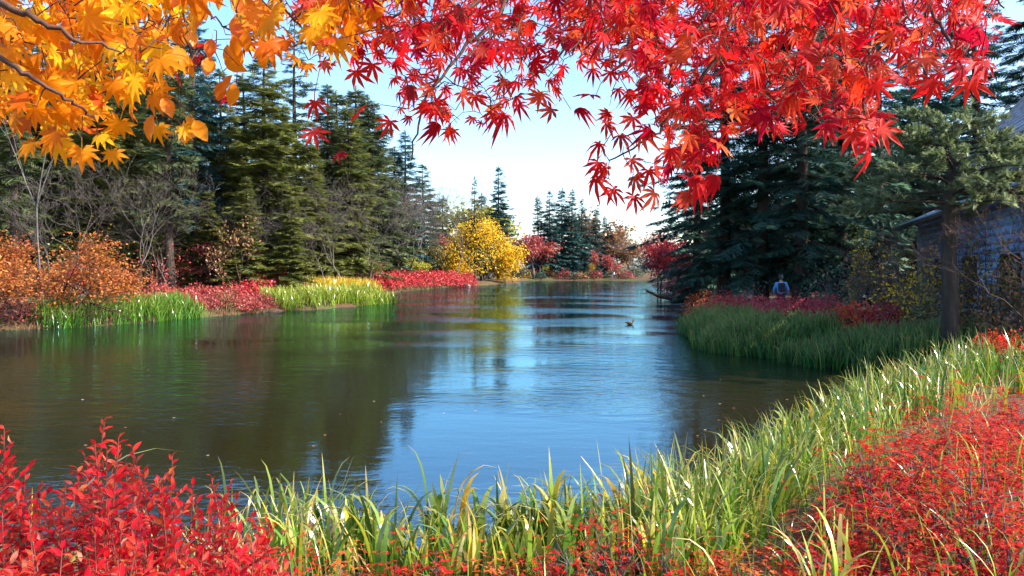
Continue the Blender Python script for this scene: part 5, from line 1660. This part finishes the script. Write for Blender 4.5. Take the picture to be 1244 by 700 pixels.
# ------------------------------------------------------------------ duck, stone, drifting leaves
def uvs(name, c, rad, mat, parent, n=10, m=7, shape=None):
    V, F = [], []
    for i in range(m + 1):
        e = -math.pi / 2 + math.pi * i / m
        for j in range(n):
            a = 2 * math.pi * j / n
            p = np.array([math.cos(e) * math.cos(a), math.cos(e) * math.sin(a), math.sin(e)])
            q = p * np.array(rad)
            if shape:
                q = shape(p, q)
            V.append(tuple(q + np.array(c)))
    for i in range(m):
        for j in range(n):
            a, b = i * n + j, i * n + (j + 1) % n
            F.append((a, b, b + n, a + n))
    return obj(name, mk(name, V, F, M[mat], True), parent)
for px, d, rz, lab in ((765, 35.5, .2, 'small dark duck swimming on the open water near the right bank'),):
    r = thing('duck', lab, 'duck', (xat(px, d), d, .02), rz)
    def dsh(p, q):
        if p[0] < 0: q = q + np.array([0, 0, .05 * p[0] * p[0]])
        return q
    b = uvs('body', (0, 0, .045), (.19, .085, .075), 'duck', r, 12, 8, dsh)
    tb = Tubes(); tb.add([(.13, 0, .06), (.17, 0, .12), (.185, 0, .17)], [.045, .032, .03], 8)
    obj('neck', tb.mesh('neck', M['duck']), r)
    uvs('head', (.195, 0, .19), (.048, .036, .038), 'duck', r)
    uvs('bill', (.25, 0, .182), (.032, .018, .008), 'bill', r, 8, 5)
    for s in (-1, 1):
        uvs('wing', (-.03, s * .062, .075), (.14, .028, .05), 'duck', r, 8, 6)
    tb = Tubes(); tb.add([(-.15, 0, .08), (-.25, 0, .11)], [.04, .008], 6)
    obj('tail', tb.mesh('tail', M['duck']), r)
def stone_mesh(seed, sx, sy, sz):
    g = np.random.default_rng(seed)
    ph = g.uniform(0, 6.28, 4)
    V, F = [], []
    n, m = 14, 9
    for i in range(m + 1):
        e = -math.pi / 2 + math.pi * i / m
        for j in range(n):
            a = 2 * math.pi * j / n
            k = 1 + .12 * math.sin(3 * a + ph[0] + e) + .09 * math.sin(5 * e + 2 * a + ph[1]) + .05 * math.sin(7 * a + ph[2])
            V.append((math.cos(e) * math.cos(a) * sx * k, math.cos(e) * math.sin(a) * sy * k, math.sin(e) * sz * k))
    for i in range(m):
        for j in range(n):
            a, b = i * n + j, i * n + (j + 1) % n
            F.append((a, b, b + n, a + n))
    return V, F
for i, (px, d, s, lab) in enumerate(((566, 113, .7, 'grey boulder at the water edge under the last vivid red bush'), (858, 29.5, .35, 'dark wet stone at the tip of the shaded iris bed'), (1120, 17.6, .3, 'grey stone at the edge of the inlet between the iris beds'))):
    x = xat(px, d)
    V, F = stone_mesh(i, s, s * .7, s * .6)
    obj('boulder', mk('boulder', V, F, M['stone'], True), None, (x, d, .12 * s), label=lab, category='boulder')
g = np.random.default_rng(90)
lm = [mk('fallen_leaf', T * np.array([.5, .5, .25]) + np.array([0, 0, .06]), TF, M['floatleaf']) for T, TF in (RED_LEAVES[0], ORANGE_LEAVES[0], OVALS[0])]
cnt = 0
while cnt < 40:
    if cnt < 20:
        px, py = g.uniform(840, 1010), g.uniform(455, 570)
    else:
        px, py = g.uniform(60, 840), g.uniform(430, 560)
    d = (CAMZ * FPX) / (py - HOR)
    x = xat(px, d)
    if pond_sd(np.array([x]), np.array([d]))[0] > -.3:
        continue
    o = obj('fallen_leaf', lm[cnt % 3], None, (x, d, .006), label='small fallen leaf floating flat on the pond', category='leaf', group='leaves floating on the pond')
    o.rotation_euler = (0, 0, g.uniform(0, 6.28))
    o.scale = (.085,) * 3
    cnt += 1
